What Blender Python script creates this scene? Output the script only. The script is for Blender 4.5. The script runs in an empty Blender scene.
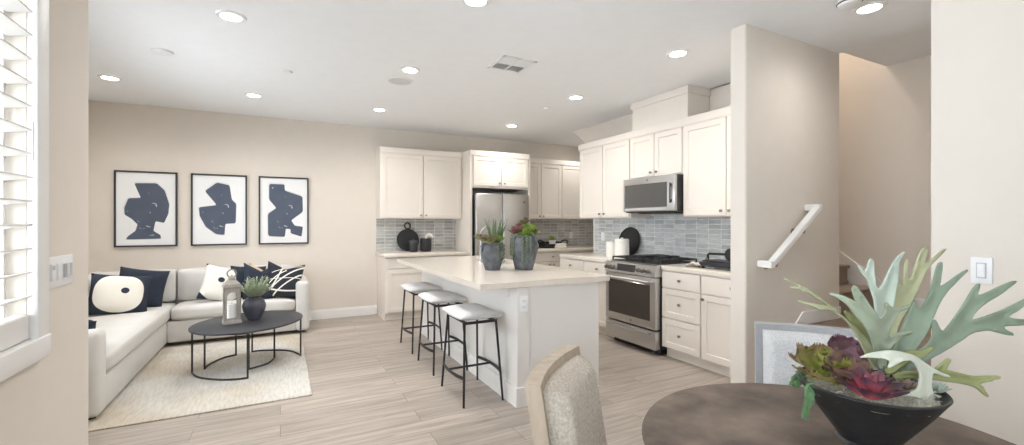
import bpy, bmesh, math, random
from mathutils import Vector, Matrix
from mathutils.geometry import delaunay_2d_cdt
from math import sin, cos, pi, radians as R
random.seed(7)
scn = bpy.context.scene
col = scn.collection

# ------------------------------------------------------------------ camera, world, exposure
FPX, HCAM, YAW = 445.0, 1.345, R(27.5)
cd = bpy.data.cameras.new('camera')
cam = bpy.data.objects.new('camera', cd); col.objects.link(cam)
cam.location = (0, 0, HCAM); cam.rotation_euler = (R(90), 0, -YAW)
cd.sensor_fit = 'HORIZONTAL'; cd.sensor_width = 36.0; cd.lens = 36.0*FPX/1024.0
cd.clip_start = 0.05; cd.clip_end = 200
scn.camera = cam
w = bpy.data.worlds.new('daylight'); scn.world = w; w.use_nodes = True
bg = w.node_tree.nodes['Background']
bg.inputs['Color'].default_value = (0.84, 0.92, 1.0, 1); bg.inputs['Strength'].default_value = 4.2
vs = scn.view_settings
vs.view_transform = 'Standard'; vs.look = 'None'; vs.gamma = 1.0; vs.use_curve_mapping = False
vs.exposure = 1.2
LAMP_DISC = 10.0          # glow of each recessed ceiling lamp
LAMP_W = 6.5             # watts each lamp throws down

def P(px, py, d):
    """a place d metres in front of the camera, in world coordinates"""
    l = d*(px-512)/FPX
    return Vector((d*sin(YAW)+l*cos(YAW), d*cos(YAW)-l*sin(YAW), HCAM-d*(py-222.5)/FPX))

# ------------------------------------------------------------------ materials
def lin(c):
    def f(v):
        v /= 255.0
        return v/12.92 if v <= 0.04045 else ((v+0.055)/1.055)**2.4
    return (f(c[0]), f(c[1]), f(c[2]), 1)

def mat(name, rgb, rough=0.6, metal=0.0, var=0.04, scale=8.0, bump=0.0, bscale=60.0, stretch=None, spec=0.5):
    m = bpy.data.materials.new(name); m.use_nodes = True
    nt = m.node_tree; N = nt.nodes; L = nt.links; b = N['Principled BSDF']
    b.inputs['Roughness'].default_value = rough; b.inputs['Metallic'].default_value = metal
    b.inputs['Specular IOR Level'].default_value = spec
    tc = N.new('ShaderNodeTexCoord'); mp = N.new('ShaderNodeMapping')
    L.new(tc.outputs['Object'], mp.inputs['Vector'])
    if stretch: mp.inputs['Scale'].default_value = stretch
    nz = N.new('ShaderNodeTexNoise'); nz.inputs['Scale'].default_value = scale; nz.inputs['Detail'].default_value = 4
    L.new(mp.outputs['Vector'], nz.inputs['Vector'])
    cr = N.new('ShaderNodeValToRGB'); c = lin(rgb)
    cr.color_ramp.elements[0].position = 0.3; cr.color_ramp.elements[1].position = 0.7
    cr.color_ramp.elements[0].color = tuple(max(0, v*(1-var)) for v in c[:3])+(1,)
    cr.color_ramp.elements[1].color = tuple(min(1, v*(1+var)) for v in c[:3])+(1,)
    L.new(nz.outputs['Fac'], cr.inputs['Fac']); L.new(cr.outputs['Color'], b.inputs['Base Color'])
    if bump:
        n2 = N.new('ShaderNodeTexNoise'); n2.inputs['Scale'].default_value = bscale; n2.inputs['Detail'].default_value = 3
        L.new(mp.outputs['Vector'], n2.inputs['Vector'])
        bp = N.new('ShaderNodeBump'); bp.inputs['Strength'].default_value = bump; bp.inputs['Distance'].default_value = 0.01
        L.new(n2.outputs['Fac'], bp.inputs['Height']); L.new(bp.outputs['Normal'], b.inputs['Normal'])
    return m

def emis(name, rgb, s):
    m = bpy.data.materials.new(name); m.use_nodes = True
    b = m.node_tree.nodes['Principled BSDF']
    b.inputs['Base Color'].default_value = lin(rgb)
    b.inputs['Emission Color'].default_value = lin(rgb); b.inputs['Emission Strength'].default_value = s
    return m

M = {}
M['wall'] = mat('wall_paint', (225, 216, 205), 0.85, var=0.012, bump=0.05, bscale=300)
M['ceiling'] = mat('ceiling_paint', (242, 243, 244), 0.9, var=0.01, bump=0.05, bscale=300)
M['white'] = mat('white_paint', (230, 227, 223), 0.42, var=0.008)
M['cabinet'] = mat('white_paint_warm_lit', (231, 223, 213), 0.42, var=0.008)  # same paint as the island; warmer kitchen light is put into the cream tone
M['trim'] = mat('trim_paint', (240, 238, 235), 0.45, var=0.008)
M['quartz'] = mat('quartz', (224, 215, 203), 0.16, var=0.03, scale=40)
M['steel'] = mat('steel', (196, 195, 193), 0.3, 0.95, var=0.05, scale=6, stretch=(1, 1, 40))
M['darksteel'] = mat('dark_steel', (70, 70, 72), 0.4, 0.6)
M['ovenglass'] = mat('oven_glass', (62, 54, 48), 0.12, 0.0, var=0.03)
M['micglass'] = mat('microwave_glass', (84, 82, 80), 0.1, 0.0, var=0.03)
M['nickel'] = mat('nickel', (150, 146, 140), 0.3, 1.0)
M['blackmetal'] = mat('black_metal', (48, 48, 51), 0.5, 0.3)
M['black'] = mat('black_ceramic', (36, 37, 40), 0.45, var=0.1)
M['iron'] = mat('cast_iron', (34, 34, 36), 0.6)
M['sofa'] = mat('sofa_fabric', (212, 209, 204), 0.95, var=0.02, bump=0.15, bscale=250)
M['navy'] = mat('navy_fabric', (42, 49, 63), 0.95, var=0.1, scale=30, bump=0.2, bscale=200)
M['tan'] = mat('tan_fabric', (206, 184, 160), 0.95, var=0.05, bump=0.2, bscale=200)
M['stoolseat'] = mat('stool_fabric', (210, 210, 211), 0.95, var=0.05, scale=60, bump=0.2, bscale=200)
M['chairfab'] = mat('chair_boucle', (194, 184, 170), 0.98, var=0.22, scale=110, bump=0.5, bscale=150)
M['chairwood'] = mat('grey_oak', (176, 160, 142), 0.6, var=0.12, scale=10, stretch=(3, 3, 0.6), bump=0.05)
M['table'] = mat('brown_stone', (108, 94, 83), 0.6, var=0.5, scale=7, bump=0.05, bscale=40, spec=0.3)
M['coffee'] = mat('charcoal_wood', (50, 51, 56), 0.5, var=0.2, scale=6, stretch=(1, 5, 1))
M['bowl'] = mat('black_bowl', (38, 38, 39), 0.42, var=0.12, scale=20, bump=0.15, bscale=30)
M['stoneware'] = mat('blue_grey_stoneware', (90, 93, 99), 0.7, var=0.55, scale=14, bump=0.3, bscale=40)
M['vase'] = mat('slate_vase', (78, 80, 90), 0.5, var=0.12, scale=8)
M['lantern'] = mat('weathered_wood', (158, 152, 144), 0.7, var=0.1, stretch=(4, 4, 1), scale=12)
M['candle'] = mat('candle_wax', (244, 243, 240), 0.5, var=0.01)
M['treadwood'] = mat('stair_oak', (140, 122, 106), 0.5, var=0.12, scale=6, stretch=(1, 8, 8))
M['riser'] = mat('stair_grey', (150, 134, 120), 0.6, var=0.06)
M['plastic'] = mat('white_plastic', (238, 238, 238), 0.35, var=0.005)
M['greyplastic'] = mat('grey_plastic', (190, 190, 190), 0.4, var=0.005)
M['slot'] = mat('dark_slot', (70, 70, 70), 0.6)
M['speaker'] = mat('speaker_grille', (212, 212, 212), 0.8, var=0.02)
M['cream'] = mat('cream_ceramic', (240, 237, 230), 0.35, var=0.01)
M['moss'] = mat('grey_moss', (198, 192, 178), 0.95, var=0.35, scale=120, bump=0.8, bscale=200)
M['soil'] = mat('soil', (70, 62, 50), 0.95, var=0.3, scale=60)
M['frond'] = mat('staghorn_green', (156, 166, 144), 0.7, var=0.14, scale=9, bump=0.1, bscale=60)
M['frondteal'] = mat('staghorn_teal', (142, 158, 138), 0.7, var=0.14, scale=9, bump=0.1, bscale=60)
M['frondpale'] = mat('staghorn_pale', (204, 206, 190), 0.7, var=0.08, scale=9)
M['frondblue'] = mat('staghorn_silver', (180, 190, 176), 0.7, var=0.1, scale=9)
M['frondolive'] = mat('staghorn_olive', (142, 146, 98), 0.7, var=0.16, scale=9)
M['frondyel'] = mat('staghorn_yellow', (176, 178, 142), 0.7, var=0.12, scale=9)
M['aloe'] = mat('aloe_green', (104, 122, 88), 0.6, var=0.2, scale=20)
M['fresh'] = mat('fresh_green', (136, 160, 76), 0.6, var=0.22, scale=25)
M['pearl'] = mat('pearl_green', (104, 120, 94), 0.6, var=0.2, scale=40)
M['sedum'] = mat('sedum_green', (92, 128, 84), 0.6, var=0.25, scale=40)
M['fern'] = mat('leaf_grey_green', (176, 186, 158), 0.7, var=0.25, scale=30)
M['redleaf'] = mat('red_leaf', (134, 92, 90), 0.6, var=0.35, scale=25)
M['screen'] = mat('display_glass', (52, 50, 50), 0.2)
M['badge'] = mat('badge', (120, 122, 126), 0.3, 0.5)
M['linen'] = mat('linen_cloth', (238, 232, 220), 0.95, var=0.04, bump=0.3, bscale=120)
M['lamp'] = emis('lamp_glow', (255, 250, 240), LAMP_DISC)

def floor_mat():
    m = bpy.data.materials.new('oak_plank_floor'); m.use_nodes = True
    nt = m.node_tree; N = nt.nodes; L = nt.links; b = N['Principled BSDF']
    tc = N.new('ShaderNodeTexCoord')
    br = N.new('ShaderNodeTexBrick'); br.offset = 0.37; br.offset_frequency = 2
    br.inputs['Scale'].default_value = 1.0; br.inputs['Brick Width'].default_value = 1.35; br.inputs['Row Height'].default_value = 0.185
    br.inputs['Mortar Size'].default_value = 0.0018; br.inputs['Mortar Smooth'].default_value = 0.4
    br.inputs['Color1'].default_value = lin((190, 178, 166)); br.inputs['Color2'].default_value = lin((172, 161, 150))
    br.inputs['Mortar'].default_value = lin((120, 110, 100))
    L.new(tc.outputs['Object'], br.inputs['Vector'])
    mp = N.new('ShaderNodeMapping'); mp.inputs['Scale'].default_value = (0.9, 11, 1)
    L.new(tc.outputs['Object'], mp.inputs['Vector'])
    # shift the grain from plank to plank
    ad = N.new('ShaderNodeVectorMath'); ad.operation = 'MULTIPLY_ADD'
    ad.inputs[1].default_value = (9, 9, 9)
    L.new(br.outputs['Color'], ad.inputs[0]); L.new(mp.outputs['Vector'], ad.inputs[2])
    nz = N.new('ShaderNodeTexNoise'); nz.inputs['Scale'].default_value = 2.2; nz.inputs['Detail'].default_value = 8; nz.inputs['Roughness'].default_value = 0.62
    nz.inputs['Distortion'].default_value = 0.6
    L.new(ad.outputs[0], nz.inputs['Vector'])
    cr = N.new('ShaderNodeValToRGB')
    cr.color_ramp.elements[0].position = 0.28; cr.color_ramp.elements[0].color = (0.52, 0.51, 0.50, 1)
    cr.color_ramp.elements[1].position = 0.66; cr.color_ramp.elements[1].color = (1.06, 1.06, 1.06, 1)
    L.new(nz.outputs['Fac'], cr.inputs['Fac'])
    mx = N.new('ShaderNodeMix'); mx.data_type = 'RGBA'; mx.blend_type = 'MULTIPLY'; mx.inputs[0].default_value = 0.85
    L.new(br.outputs['Color'], mx.inputs[6]); L.new(cr.outputs['Color'], mx.inputs[7])
    L.new(mx.outputs[2], b.inputs['Base Color'])
    b.inputs['Roughness'].default_value = 0.38
    bp = N.new('ShaderNodeBump'); bp.inputs['Strength'].default_value = 0.08; bp.inputs['Distance'].default_value = 0.005
    L.new(nz.outputs['Fac'], bp.inputs['Height']); L.new(bp.outputs['Normal'], b.inputs['Normal'])
    return m

def tile_mat(name, axis, c1, c2):
    """glazed stacked tiles; axis: the world axis the wall runs along"""
    m = bpy.data.materials.new(name); m.use_nodes = True
    nt = m.node_tree; N = nt.nodes; L = nt.links; b = N['Principled BSDF']
    tc = N.new('ShaderNodeTexCoord'); sp = N.new('ShaderNodeSeparateXYZ'); cb = N.new('ShaderNodeCombineXYZ')
    L.new(tc.outputs['Object'], sp.inputs[0]); L.new(sp.outputs[axis], cb.inputs[0]); L.new(sp.outputs[2], cb.inputs[1])
    br = N.new('ShaderNodeTexBrick'); br.offset = 0.0; br.squash = 1.0
    br.inputs['Scale'].default_value = 1.0; br.inputs['Brick Width'].default_value = 0.152; br.inputs['Row Height'].default_value = 0.051
    br.inputs['Mortar Size'].default_value = 0.0042; br.inputs['Mortar Smooth'].default_value = 0.1
    br.inputs['Color1'].default_value = lin(c1); br.inputs['Color2'].default_value = lin(c2)
    br.inputs['Mortar'].default_value = lin((226, 226, 222))
    L.new(cb.outputs[0], br.inputs['Vector'])
    mp = N.new('ShaderNodeMapping'); mp.inputs['Scale'].default_value = (7, 42, 1); L.new(cb.outputs[0], mp.inputs['Vector'])
    nz = N.new('ShaderNodeTexNoise'); nz.inputs['Scale'].default_value = 1.6; nz.inputs['Detail'].default_value = 5
    L.new(mp.outputs['Vector'], nz.inputs['Vector'])
    cr = N.new('ShaderNodeValToRGB')
    cr.color_ramp.elements[0].position = 0.3; cr.color_ramp.elements[0].color = (0.74, 0.74, 0.75, 1)
    cr.color_ramp.elements[1].position = 0.65; cr.color_ramp.elements[1].color = (1.1, 1.1, 1.1, 1)
    L.new(nz.outputs['Fac'], cr.inputs['Fac'])
    mx = N.new('ShaderNodeMix'); mx.data_type = 'RGBA'; mx.blend_type = 'MULTIPLY'; mx.inputs[0].default_value = 0.8
    L.new(br.outputs['Color'], mx.inputs[6]); L.new(cr.outputs['Color'], mx.inputs[7])
    L.new(mx.outputs[2], b.inputs['Base Color'])
    b.inputs['Roughness'].default_value = 0.25
    bp = N.new('ShaderNodeBump'); bp.inputs['Strength'].default_value = 0.3; bp.inputs['Distance'].default_value = 0.003; bp.invert = True
    L.new(br.outputs['Fac'], bp.inputs['Height']); L.new(bp.outputs['Normal'], b.inputs['Normal'])
    return m

def rug_mat():
    m = bpy.data.materials.new('woven_rug'); m.use_nodes = True
    nt = m.node_tree; N = nt.nodes; L = nt.links; b = N['Principled BSDF']
    tc = N.new('ShaderNodeTexCoord')
    mp = N.new('ShaderNodeMapping'); mp.inputs['Scale'].default_value = (60, 9, 1); L.new(tc.outputs['Object'], mp.inputs['Vector'])
    nz = N.new('ShaderNodeTexNoise'); nz.inputs['Scale'].default_value = 1.0; nz.inputs['Detail'].default_value = 4; L.new(mp.outputs['Vector'], nz.inputs['Vector'])
    n2 = N.new('ShaderNodeTexNoise'); n2.inputs['Scale'].default_value = 1.3; n2.inputs['Detail'].default_value = 2; L.new(tc.outputs['Object'], n2.inputs['Vector'])
    c1 = N.new('ShaderNodeValToRGB')
    c1.color_ramp.elements[0].position = 0.38; c1.color_ramp.elements[0].color = lin((190, 178, 160))
    c1.color_ramp.elements[1].position = 0.6; c1.color_ramp.elements[1].color = lin((206, 202, 194))
    L.new(n2.outputs['Fac'], c1.inputs['Fac'])
    c2 = N.new('ShaderNodeValToRGB')
    c2.color_ramp.elements[0].position = 0.3; c2.color_ramp.elements[0].color = (0.8, 0.8, 0.8, 1)
    c2.color_ramp.elements[1].position = 0.6; c2.color_ramp.elements[1].color = (1.05, 1.05, 1.05, 1)
    L.new(nz.outputs['Fac'], c2.inputs['Fac'])
    mx = N.new('ShaderNodeMix'); mx.data_type = 'RGBA'; mx.blend_type = 'MULTIPLY'; mx.inputs[0].default_value = 0.8
    L.new(c1.outputs['Color'], mx.inputs[6]); L.new(c2.outputs['Color'], mx.inputs[7]); L.new(mx.outputs[2], b.inputs['Base Color'])
    b.inputs['Roughness'].default_value = 1.0
    bp = N.new('ShaderNodeBump'); bp.inputs['Strength'].default_value = 0.5; bp.inputs['Distance'].default_value = 0.01
    L.new(nz.outputs['Fac'], bp.inputs['Height']); L.new(bp.outputs['Normal'], b.inputs['Normal'])
    return m

def twotone(name, c1, c2, scale=18):
    m = mat(name, c1, 0.6, scale=scale)
    e = m.node_tree.nodes['Color Ramp'].color_ramp.elements
    e[0].position = 0.42; e[1].position = 0.58; e[0].color = lin(c1); e[1].color = lin(c2)
    return m
def pane_mat():
    m = bpy.data.materials.new('window_glass'); m.use_nodes = True
    nt = m.node_tree; N = nt.nodes; L = nt.links; N.remove(N['Principled BSDF'])
    t = N.new('ShaderNodeBsdfTransparent'); g = N.new('ShaderNodeBsdfGlossy'); g.inputs['Roughness'].default_value = 0.02
    fr_ = N.new('ShaderNodeFresnel'); fr_.inputs['IOR'].default_value = 1.3; mx = N.new('ShaderNodeMixShader')
    L.new(fr_.outputs[0], mx.inputs[0]); L.new(t.outputs[0], mx.inputs[1]); L.new(g.outputs[0], mx.inputs[2]); L.new(mx.outputs[0], N['Material Output'].inputs['Surface'])
    return m
M['pane'] = pane_mat()
M['floor'] = floor_mat(); M['rug'] = rug_mat()
M['tile_x'] = tile_mat('glazed_tile_back', 0, (206, 205, 202), (168, 168, 166))
M['tile_y'] = tile_mat('glazed_tile_range', 1, (216, 219, 219), (176, 182, 186))

def radial_mat(name, c_in, c_out, r, axis_scale=(1, 1, 1), noise=0.25, center=(0, 0, 0)):
    """colour runs from c_in at the object's middle to c_out at distance r (a leaf's own colouring)"""
    m = bpy.data.materials.new(name); m.use_nodes = True
    nt = m.node_tree; N = nt.nodes; L = nt.links; b = N['Principled BSDF']; b.inputs['Roughness'].default_value = 0.5
    tc = N.new('ShaderNodeTexCoord'); mp = N.new('ShaderNodeMapping'); mp.inputs['Scale'].default_value = axis_scale
    mp.inputs['Location'].default_value = [-c for c in center]
    L.new(tc.outputs['Object'], mp.inputs['Vector'])
    ln = N.new('ShaderNodeVectorMath'); ln.operation = 'LENGTH'; L.new(mp.outputs['Vector'], ln.inputs[0])
    nz = N.new('ShaderNodeTexNoise'); nz.inputs['Scale'].default_value = 40; L.new(tc.outputs['Object'], nz.inputs['Vector'])
    ma = N.new('ShaderNodeMath'); ma.operation = 'MULTIPLY_ADD'; ma.inputs[1].default_value = 1.0/r; L.new(ln.outputs['Value'], ma.inputs[0])
    mb = N.new('ShaderNodeMath'); mb.operation = 'MULTIPLY_ADD'; mb.inputs[1].default_value = noise*2; mb.inputs[2].default_value = -noise; L.new(nz.outputs['Fac'], mb.inputs[0])
    L.new(mb.outputs[0], ma.inputs[2])
    cr = N.new('ShaderNodeValToRGB'); els = cr.color_ramp.elements
    els[0].position = 0.25; els[0].color = lin(c_in); els[1].position = 0.9; els[1].color = lin(c_out)
    L.new(ma.outputs[0], cr.inputs['Fac']); L.new(cr.outputs['Color'], b.inputs['Base Color'])
    return m

# ------------------------------------------------------------------ mesh helpers
class MB:
    def __init__(s): s.bm = bmesh.new()
    def _merge(s, b, mtx=None):
        if mtx: bmesh.ops.transform(b, matrix=mtx, verts=b.verts)
        me = bpy.data.meshes.new('t'); b.to_mesh(me); b.free(); s.bm.from_mesh(me); bpy.data.meshes.remove(me); return s
    def box(s, x0, x1, y0, y1, z0, z1, bev=0.0, seg=2, mtx=None):
        b = bmesh.new(); bmesh.ops.create_cube(b, size=1)
        for v in b.verts:
            v.co = Vector(((x0+x1)/2+v.co.x*(x1-x0), (y0+y1)/2+v.co.y*(y1-y0), (z0+z1)/2+v.co.z*(z1-z0)))
        if bev: bmesh.ops.bevel(b, geom=b.edges[:], offset=bev, segments=seg, affect='EDGES', profile=0.5, clamp_overlap=True)
        return s._merge(b, mtx)
    def cyl(s, p0, p1, r0, r1=None, n=16):
        r1 = r0 if r1 is None else r1; p0 = Vector(p0); p1 = Vector(p1); d = p1-p0
        b = bmesh.new(); bmesh.ops.create_cone(b, cap_ends=True, segments=n, radius1=r0, radius2=r1, depth=d.length)
        q = d.to_track_quat('Z', 'Y').to_matrix().to_4x4()
        return s._merge(b, Matrix.Translation((p0+p1)/2) @ q)
    def bar(s, p0, p1, wx, wy, bev=0.002):
        p0 = Vector(p0); p1 = Vector(p1); d = p1-p0
        q = d.to_track_quat('Z', 'Y').to_matrix().to_4x4()
        return s.box(-wx/2, wx/2, -wy/2, wy/2, -d.length/2, d.length/2, bev, 1, Matrix.Translation((p0+p1)/2) @ q)
    def ball(s, c, r, sc=(1, 1, 1), u=16, v=10):
        b = bmesh.new(); bmesh.ops.create_uvsphere(b, u_segments=u, v_segments=v, radius=r)
        return s._merge(b, Matrix.Translation(c) @ Matrix.Diagonal((*sc, 1)))
    def lathe(s, prof, n=28, c=(0, 0, 0)):
        b = bmesh.new(); rings = []
        for r, z in prof:
            if r < 1e-5: rings.append([b.verts.new((c[0], c[1], c[2]+z))])
            else: rings.append([b.verts.new((c[0]+r*cos(2*pi*k/n), c[1]+r*sin(2*pi*k/n), c[2]+z)) for k in range(n)])
        for a, bb in zip(rings, rings[1:]):
            for k in range(n):
                k2 = (k+1) % n
                if len(a) == 1 and len(bb) == 1: continue
                if len(a) == 1: b.faces.new((a[0], bb[k2], bb[k]))
                elif len(bb) == 1: b.faces.new((a[k], a[k2], bb[0]))
                else: b.faces.new((a[k], a[k2], bb[k2], bb[k]))
        bmesh.ops.recalc_face_normals(b, faces=b.faces)
        return s._merge(b)
    def tube(s, pts, r, n=8, closed=False, rad=None):
        pts = [Vector(p) for p in pts]; b = bmesh.new(); rings = []; m = len(pts)
        up = Vector((0, 0, 1))
        for i, p in enumerate(pts):
            if closed: t = pts[(i+1) % m]-pts[i-1]
            else: t = pts[min(i+1, m-1)]-pts[max(i-1, 0)]
            t.normalize()
            a = t.cross(up)
            if a.length < 0.05: a = t.cross(Vector((1, 0, 0)))
            a.normalize(); c = a.cross(t).normalized()
            rr = rad[i] if rad else r
            rings.append([b.verts.new(p+a*rr*cos(2*pi*k/n)+c*rr*sin(2*pi*k/n)) for k in range(n)])
            up = c
        for i in range(m if closed else m-1):
            A, B = rings[i], rings[(i+1) % m]
            for k in range(n): b.faces.new((A[k], A[(k+1) % n], B[(k+1) % n], B[k]))
        if not closed:
            b.faces.new(rings[0]); b.faces.new(rings[-1][::-1])
        bmesh.ops.recalc_face_normals(b, faces=b.faces)
        return s._merge(b)
    def prism(s, poly, axis, a0, a1):
        """poly: list of 2D points; axis 0/1/2 is the extrusion axis"""
        b = bmesh.new()
        def v(p, a):
            return (a, p[0], p[1]) if axis == 0 else ((p[0], a, p[1]) if axis == 1 else (p[0], p[1], a))
        A = [b.verts.new(v(p, a0)) for p in poly]; B = [b.verts.new(v(p, a1)) for p in poly]
        b.faces.new(A); b.faces.new(B[::-1]); n = len(poly)
        for k in range(n): b.faces.new((A[k], A[(k+1) % n], B[(k+1) % n], B[k]))
        bmesh.ops.recalc_face_normals(b, faces=b.faces)
        return s._merge(b)
    def shaker(s, x0, x1, z0, z1, y=0.0, t=0.02, rail=0.055, rec=0.009):
        """a framed door or drawer front facing -y, its back at y"""
        b = bmesh.new(); yf = y-t
        def ring(i, yy): return [b.verts.new(c) for c in ((x0+i, yy, z0+i), (x1-i, yy, z0+i), (x1-i, yy, z1-i), (x0+i, yy, z1-i))]
        rs = [ring(0, y), ring(0, yf+0.002), ring(0.002, yf), ring(rail, yf), ring(rail+0.005, yf+rec)]
        for A, B in zip(rs, rs[1:]):
            for k in range(4): b.faces.new((A[k], A[(k+1) % 4], B[(k+1) % 4], B[k]))
        b.faces.new(rs[-1]); b.faces.new(rs[0][::-1])
        bmesh.ops.recalc_face_normals(b, faces=b.faces)
        return s._merge(b)
    def leaf(s, base, d, up, L, W, T=0.004, curl=0.0, prof=None, n=8):
        """a fleshy leaf: four-sided cross-sections along a curved midrib"""
        base = Vector(base); d = Vector(d).normalized(); up = Vector(up); sd = d.cross(up).normalized(); up = sd.cross(d).normalized()
        prof = prof or (lambda t: sin(pi*min(1, 0.12+0.88*t))**0.8)
        b = bmesh.new(); rings = []
        for i in range(n+1):
            t = i/n; a = curl*t
            c = base + d*(L*t*cos(a*0.6)) + up*(L*t*sin(a*0.6))
            wv = max(0.0012, W*0.5*prof(t)); th = max(0.0008, T*(1-0.75*t))
            rings.append([b.verts.new(c-sd*wv+up*wv*0.25), b.verts.new(c+up*th*0.2), b.verts.new(c+sd*wv+up*wv*0.25), b.verts.new(c-up*th)])
        for A, B in zip(rings, rings[1:]):
            for k in range(4): b.faces.new((A[k], A[(k+1) % 4], B[(k+1) % 4], B[k]))
        b.faces.new(rings[0]); b.faces.new(rings[-1][::-1])
        bmesh.ops.recalc_face_normals(b, faces=b.faces)
        return s._merge(b)
    def build(s, name, m, parent=None, loc=(0, 0, 0), rot=(0, 0, 0), smooth=35):
        me = bpy.data.meshes.new(name); s.bm.to_mesh(me); s.bm.free()
        me.materials.append(m)
        if smooth:
            me.shade_smooth(); me.set_sharp_from_angle(angle=R(smooth))
        o = bpy.data.objects.new(name, me); col.objects.link(o)
        o.location = loc; o.rotation_euler = rot
        if parent: o.parent = parent
        return o

def tag(o, label, cat, group=None):
    o['label'] = label; o['category'] = cat
    if group: o['group'] = group
    return o
def thing(name, label, cat, loc=(0, 0, 0), rz=0.0, group=None, rot=None):
    o = bpy.data.objects.new(name, None); o.empty_display_size = 0.1; col.objects.link(o)
    o.location = loc; o.rotation_euler = rot or (0, 0, rz)
    return tag(o, label, cat, group)
def struct(name, mb, m, parent=None, **k):
    o = mb.build(name, m, parent, **k)
    if not parent: o['kind'] = 'structure'
    return o
def dup(root, loc, rz=None, label=None):
    r = root.copy(); col.objects.link(r); r.location = loc
    if rz is not None: r.rotation_euler = (0, 0, rz)
    if label: r['label'] = label
    for ch in list(root.children):
        c = ch.copy(); col.objects.link(c); c.parent = r
        for g in list(ch.children):
            d = g.copy(); col.objects.link(d); d.parent = c
    return r

# ------------------------------------------------------------------ the setting
H = 2.74
YB = 6.71            # back wall
XR = 4.0             # range wall
XS = 5.0             # stairwell's far wall
YP = 2.01            # partition's front face
struct('floor', MB().box(-2.25, 5.35, -1.75, 6.85, -0.06, 0.0), M['floor'])
struct('ceiling', MB().prism([(-2.25, -1.75), (4.09, -1.75), (4.09, 5.65), (5.35, 5.65), (5.35, 6.85), (-2.25, 6.85)], 2, H, H+0.12), M['ceiling'])
struct('wall_back', MB().box(-2.25, 5.35, YB, YB+0.12, 0, H), M['wall'])
# the window wall beside the camera, with its opening, and the jog at its end
WY0, WY1, WZ0, WZ1 = -0.70, 2.062, 0.955, 2.32
struct('wall_left', MB().box(-0.9, -0.75, -1.6, WY0, 0, H).box(-0.9, -0.75, WY1, 2.6, 0, H)
       .box(-0.9, -0.75, WY0, WY1, 0, WZ0).box(-0.9, -0.75, WY0, WY1, WZ1, H), M['wall'])
struct('wall_jog', MB().box(-2.25, -0.9, 2.45, 2.6, 0, H), M['wall'])
# living-room side wall with a broad window hidden behind the jog
struct('wall_side', MB().box(-2.25, -2.1, 2.6, 3.0, 0, H).box(-2.25, -2.1, 5.6, YB, 0, H)
       .box(-2.25, -2.1, 3.0, 5.6, 0, 0.9).box(-2.25, -2.1, 3.0, 5.6, 1.95, H), M['wall'])
o = struct('window_2', MB().box(-2.2, -2.14, 3.0, 5.6, 0.9, 0.96).box(-2.2, -2.14, 3.0, 5.6, 1.89, 1.95)
       .box(-2.2, -2.14, 3.0, 3.06, 0.96, 1.89).box(-2.2, -2.14, 5.54, 5.6, 0.96, 1.89).box(-2.2, -2.14, 4.27, 4.33, 0.96, 1.89), M['trim'])
# the wall behind the camera; its unseen window is added to let daylight in
struct('wall_rear', MB().box(-0.9, -0.55, -1.75, -1.6, 0, H).box(0.65, 2.9, -1.75, -1.6, 0, H).box(-0.55, 0.65, -1.75, -1.6, 0, 0.7).box(-0.55, 0.65, -1.75, -1.6, 2.3, H), M['wall'])
struct('window_added', MB().box(-0.55, 0.65, -1.7, -1.64, 0.7, 0.76).box(-0.55, 0.65, -1.7, -1.64, 2.24, 2.3).box(-0.55, -0.49, -1.7, -1.64, 0.76, 2.24).box(0.59, 0.65, -1.7, -1.64, 0.76, 2.24).box(0.02, 0.08, -1.7, -1.64, 0.76, 2.24), M['trim'])
for nm, bx in (('window_pane', (-2.175, -2.171, 3.06, 5.54, 0.96, 1.89)), ('window_pane', (-0.49, 0.59, -1.672, -1.668, 0.76, 2.24))):
    struct(nm, MB().box(*bx), M['pane'])
# right wall, turning into the stair's near side
struct('wall_right', MB().prism([(2.74, -1.6), (2.74, 0.955), (5.15, 0.955), (5.15, 0.82), (2.9, 0.82), (2.9, -1.6)], 2, 0, H+0.2), M['wall'])
# partition between kitchen and stairs; its exposed corner is rounded
pts = []
for k in range(7):
    a = pi + k/6*pi/2; pts.append((2.91+0.015*cos(a), YP+0.015+0.015*sin(a)))
struct('wall_partition', MB().prism(pts+[(4.09, YP), (4.09, YP+0.12), (2.895, YP+0.12)], 2, 0, H), M['wall'])
# range wall with the stair stringer running up behind its end
struct('wall_range', MB().box(XR, 4.09, YP+0.12, 5.12, 0, H).prism([(5.12, 2.36), (5.12, H), (5.65, H)], 0, XR, 4.09), M['wall'])
# recess beyond the range wall, its ceiling is the underside of the stairs
struct('wall_recess', MB().box(5.2, 5.35, 4.45, YB, 0, H), M['wall'])
struct('wall_under_stairs', MB().box(4.09, 5.2, 4.33, 4.45, 0, 2.0), M['wall'])
struct('ceiling_recess', MB().prism([(5.65, H), (4.45, H-1.2*0.71), (4.45, H-1.2*0.71+0.1), (5.65, H+0.1)], 0, 4.09, 5.2), M['wall'])
# stairwell
struct('wall_stairwell', MB().box(XS, XS+0.15, 0.955, 4.33, 0, 4.6).box(4.09, XS, 4.2, 4.33, 0, 4.6)
       .box(3.97, 4.09, 2.07, 4.33, H, 4.6).box(4.09, XS, 1.95, 2.07, H+0.18, 4.6), M['wall'])
struct('ceiling_stairwell', MB().box(4.09, XS, 0.955, 2.07, H+0.06, H+0.18).box(4.0, XS+0.1, 1.95, 4.33, 4.6, 4.7), M['ceiling'])
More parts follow.
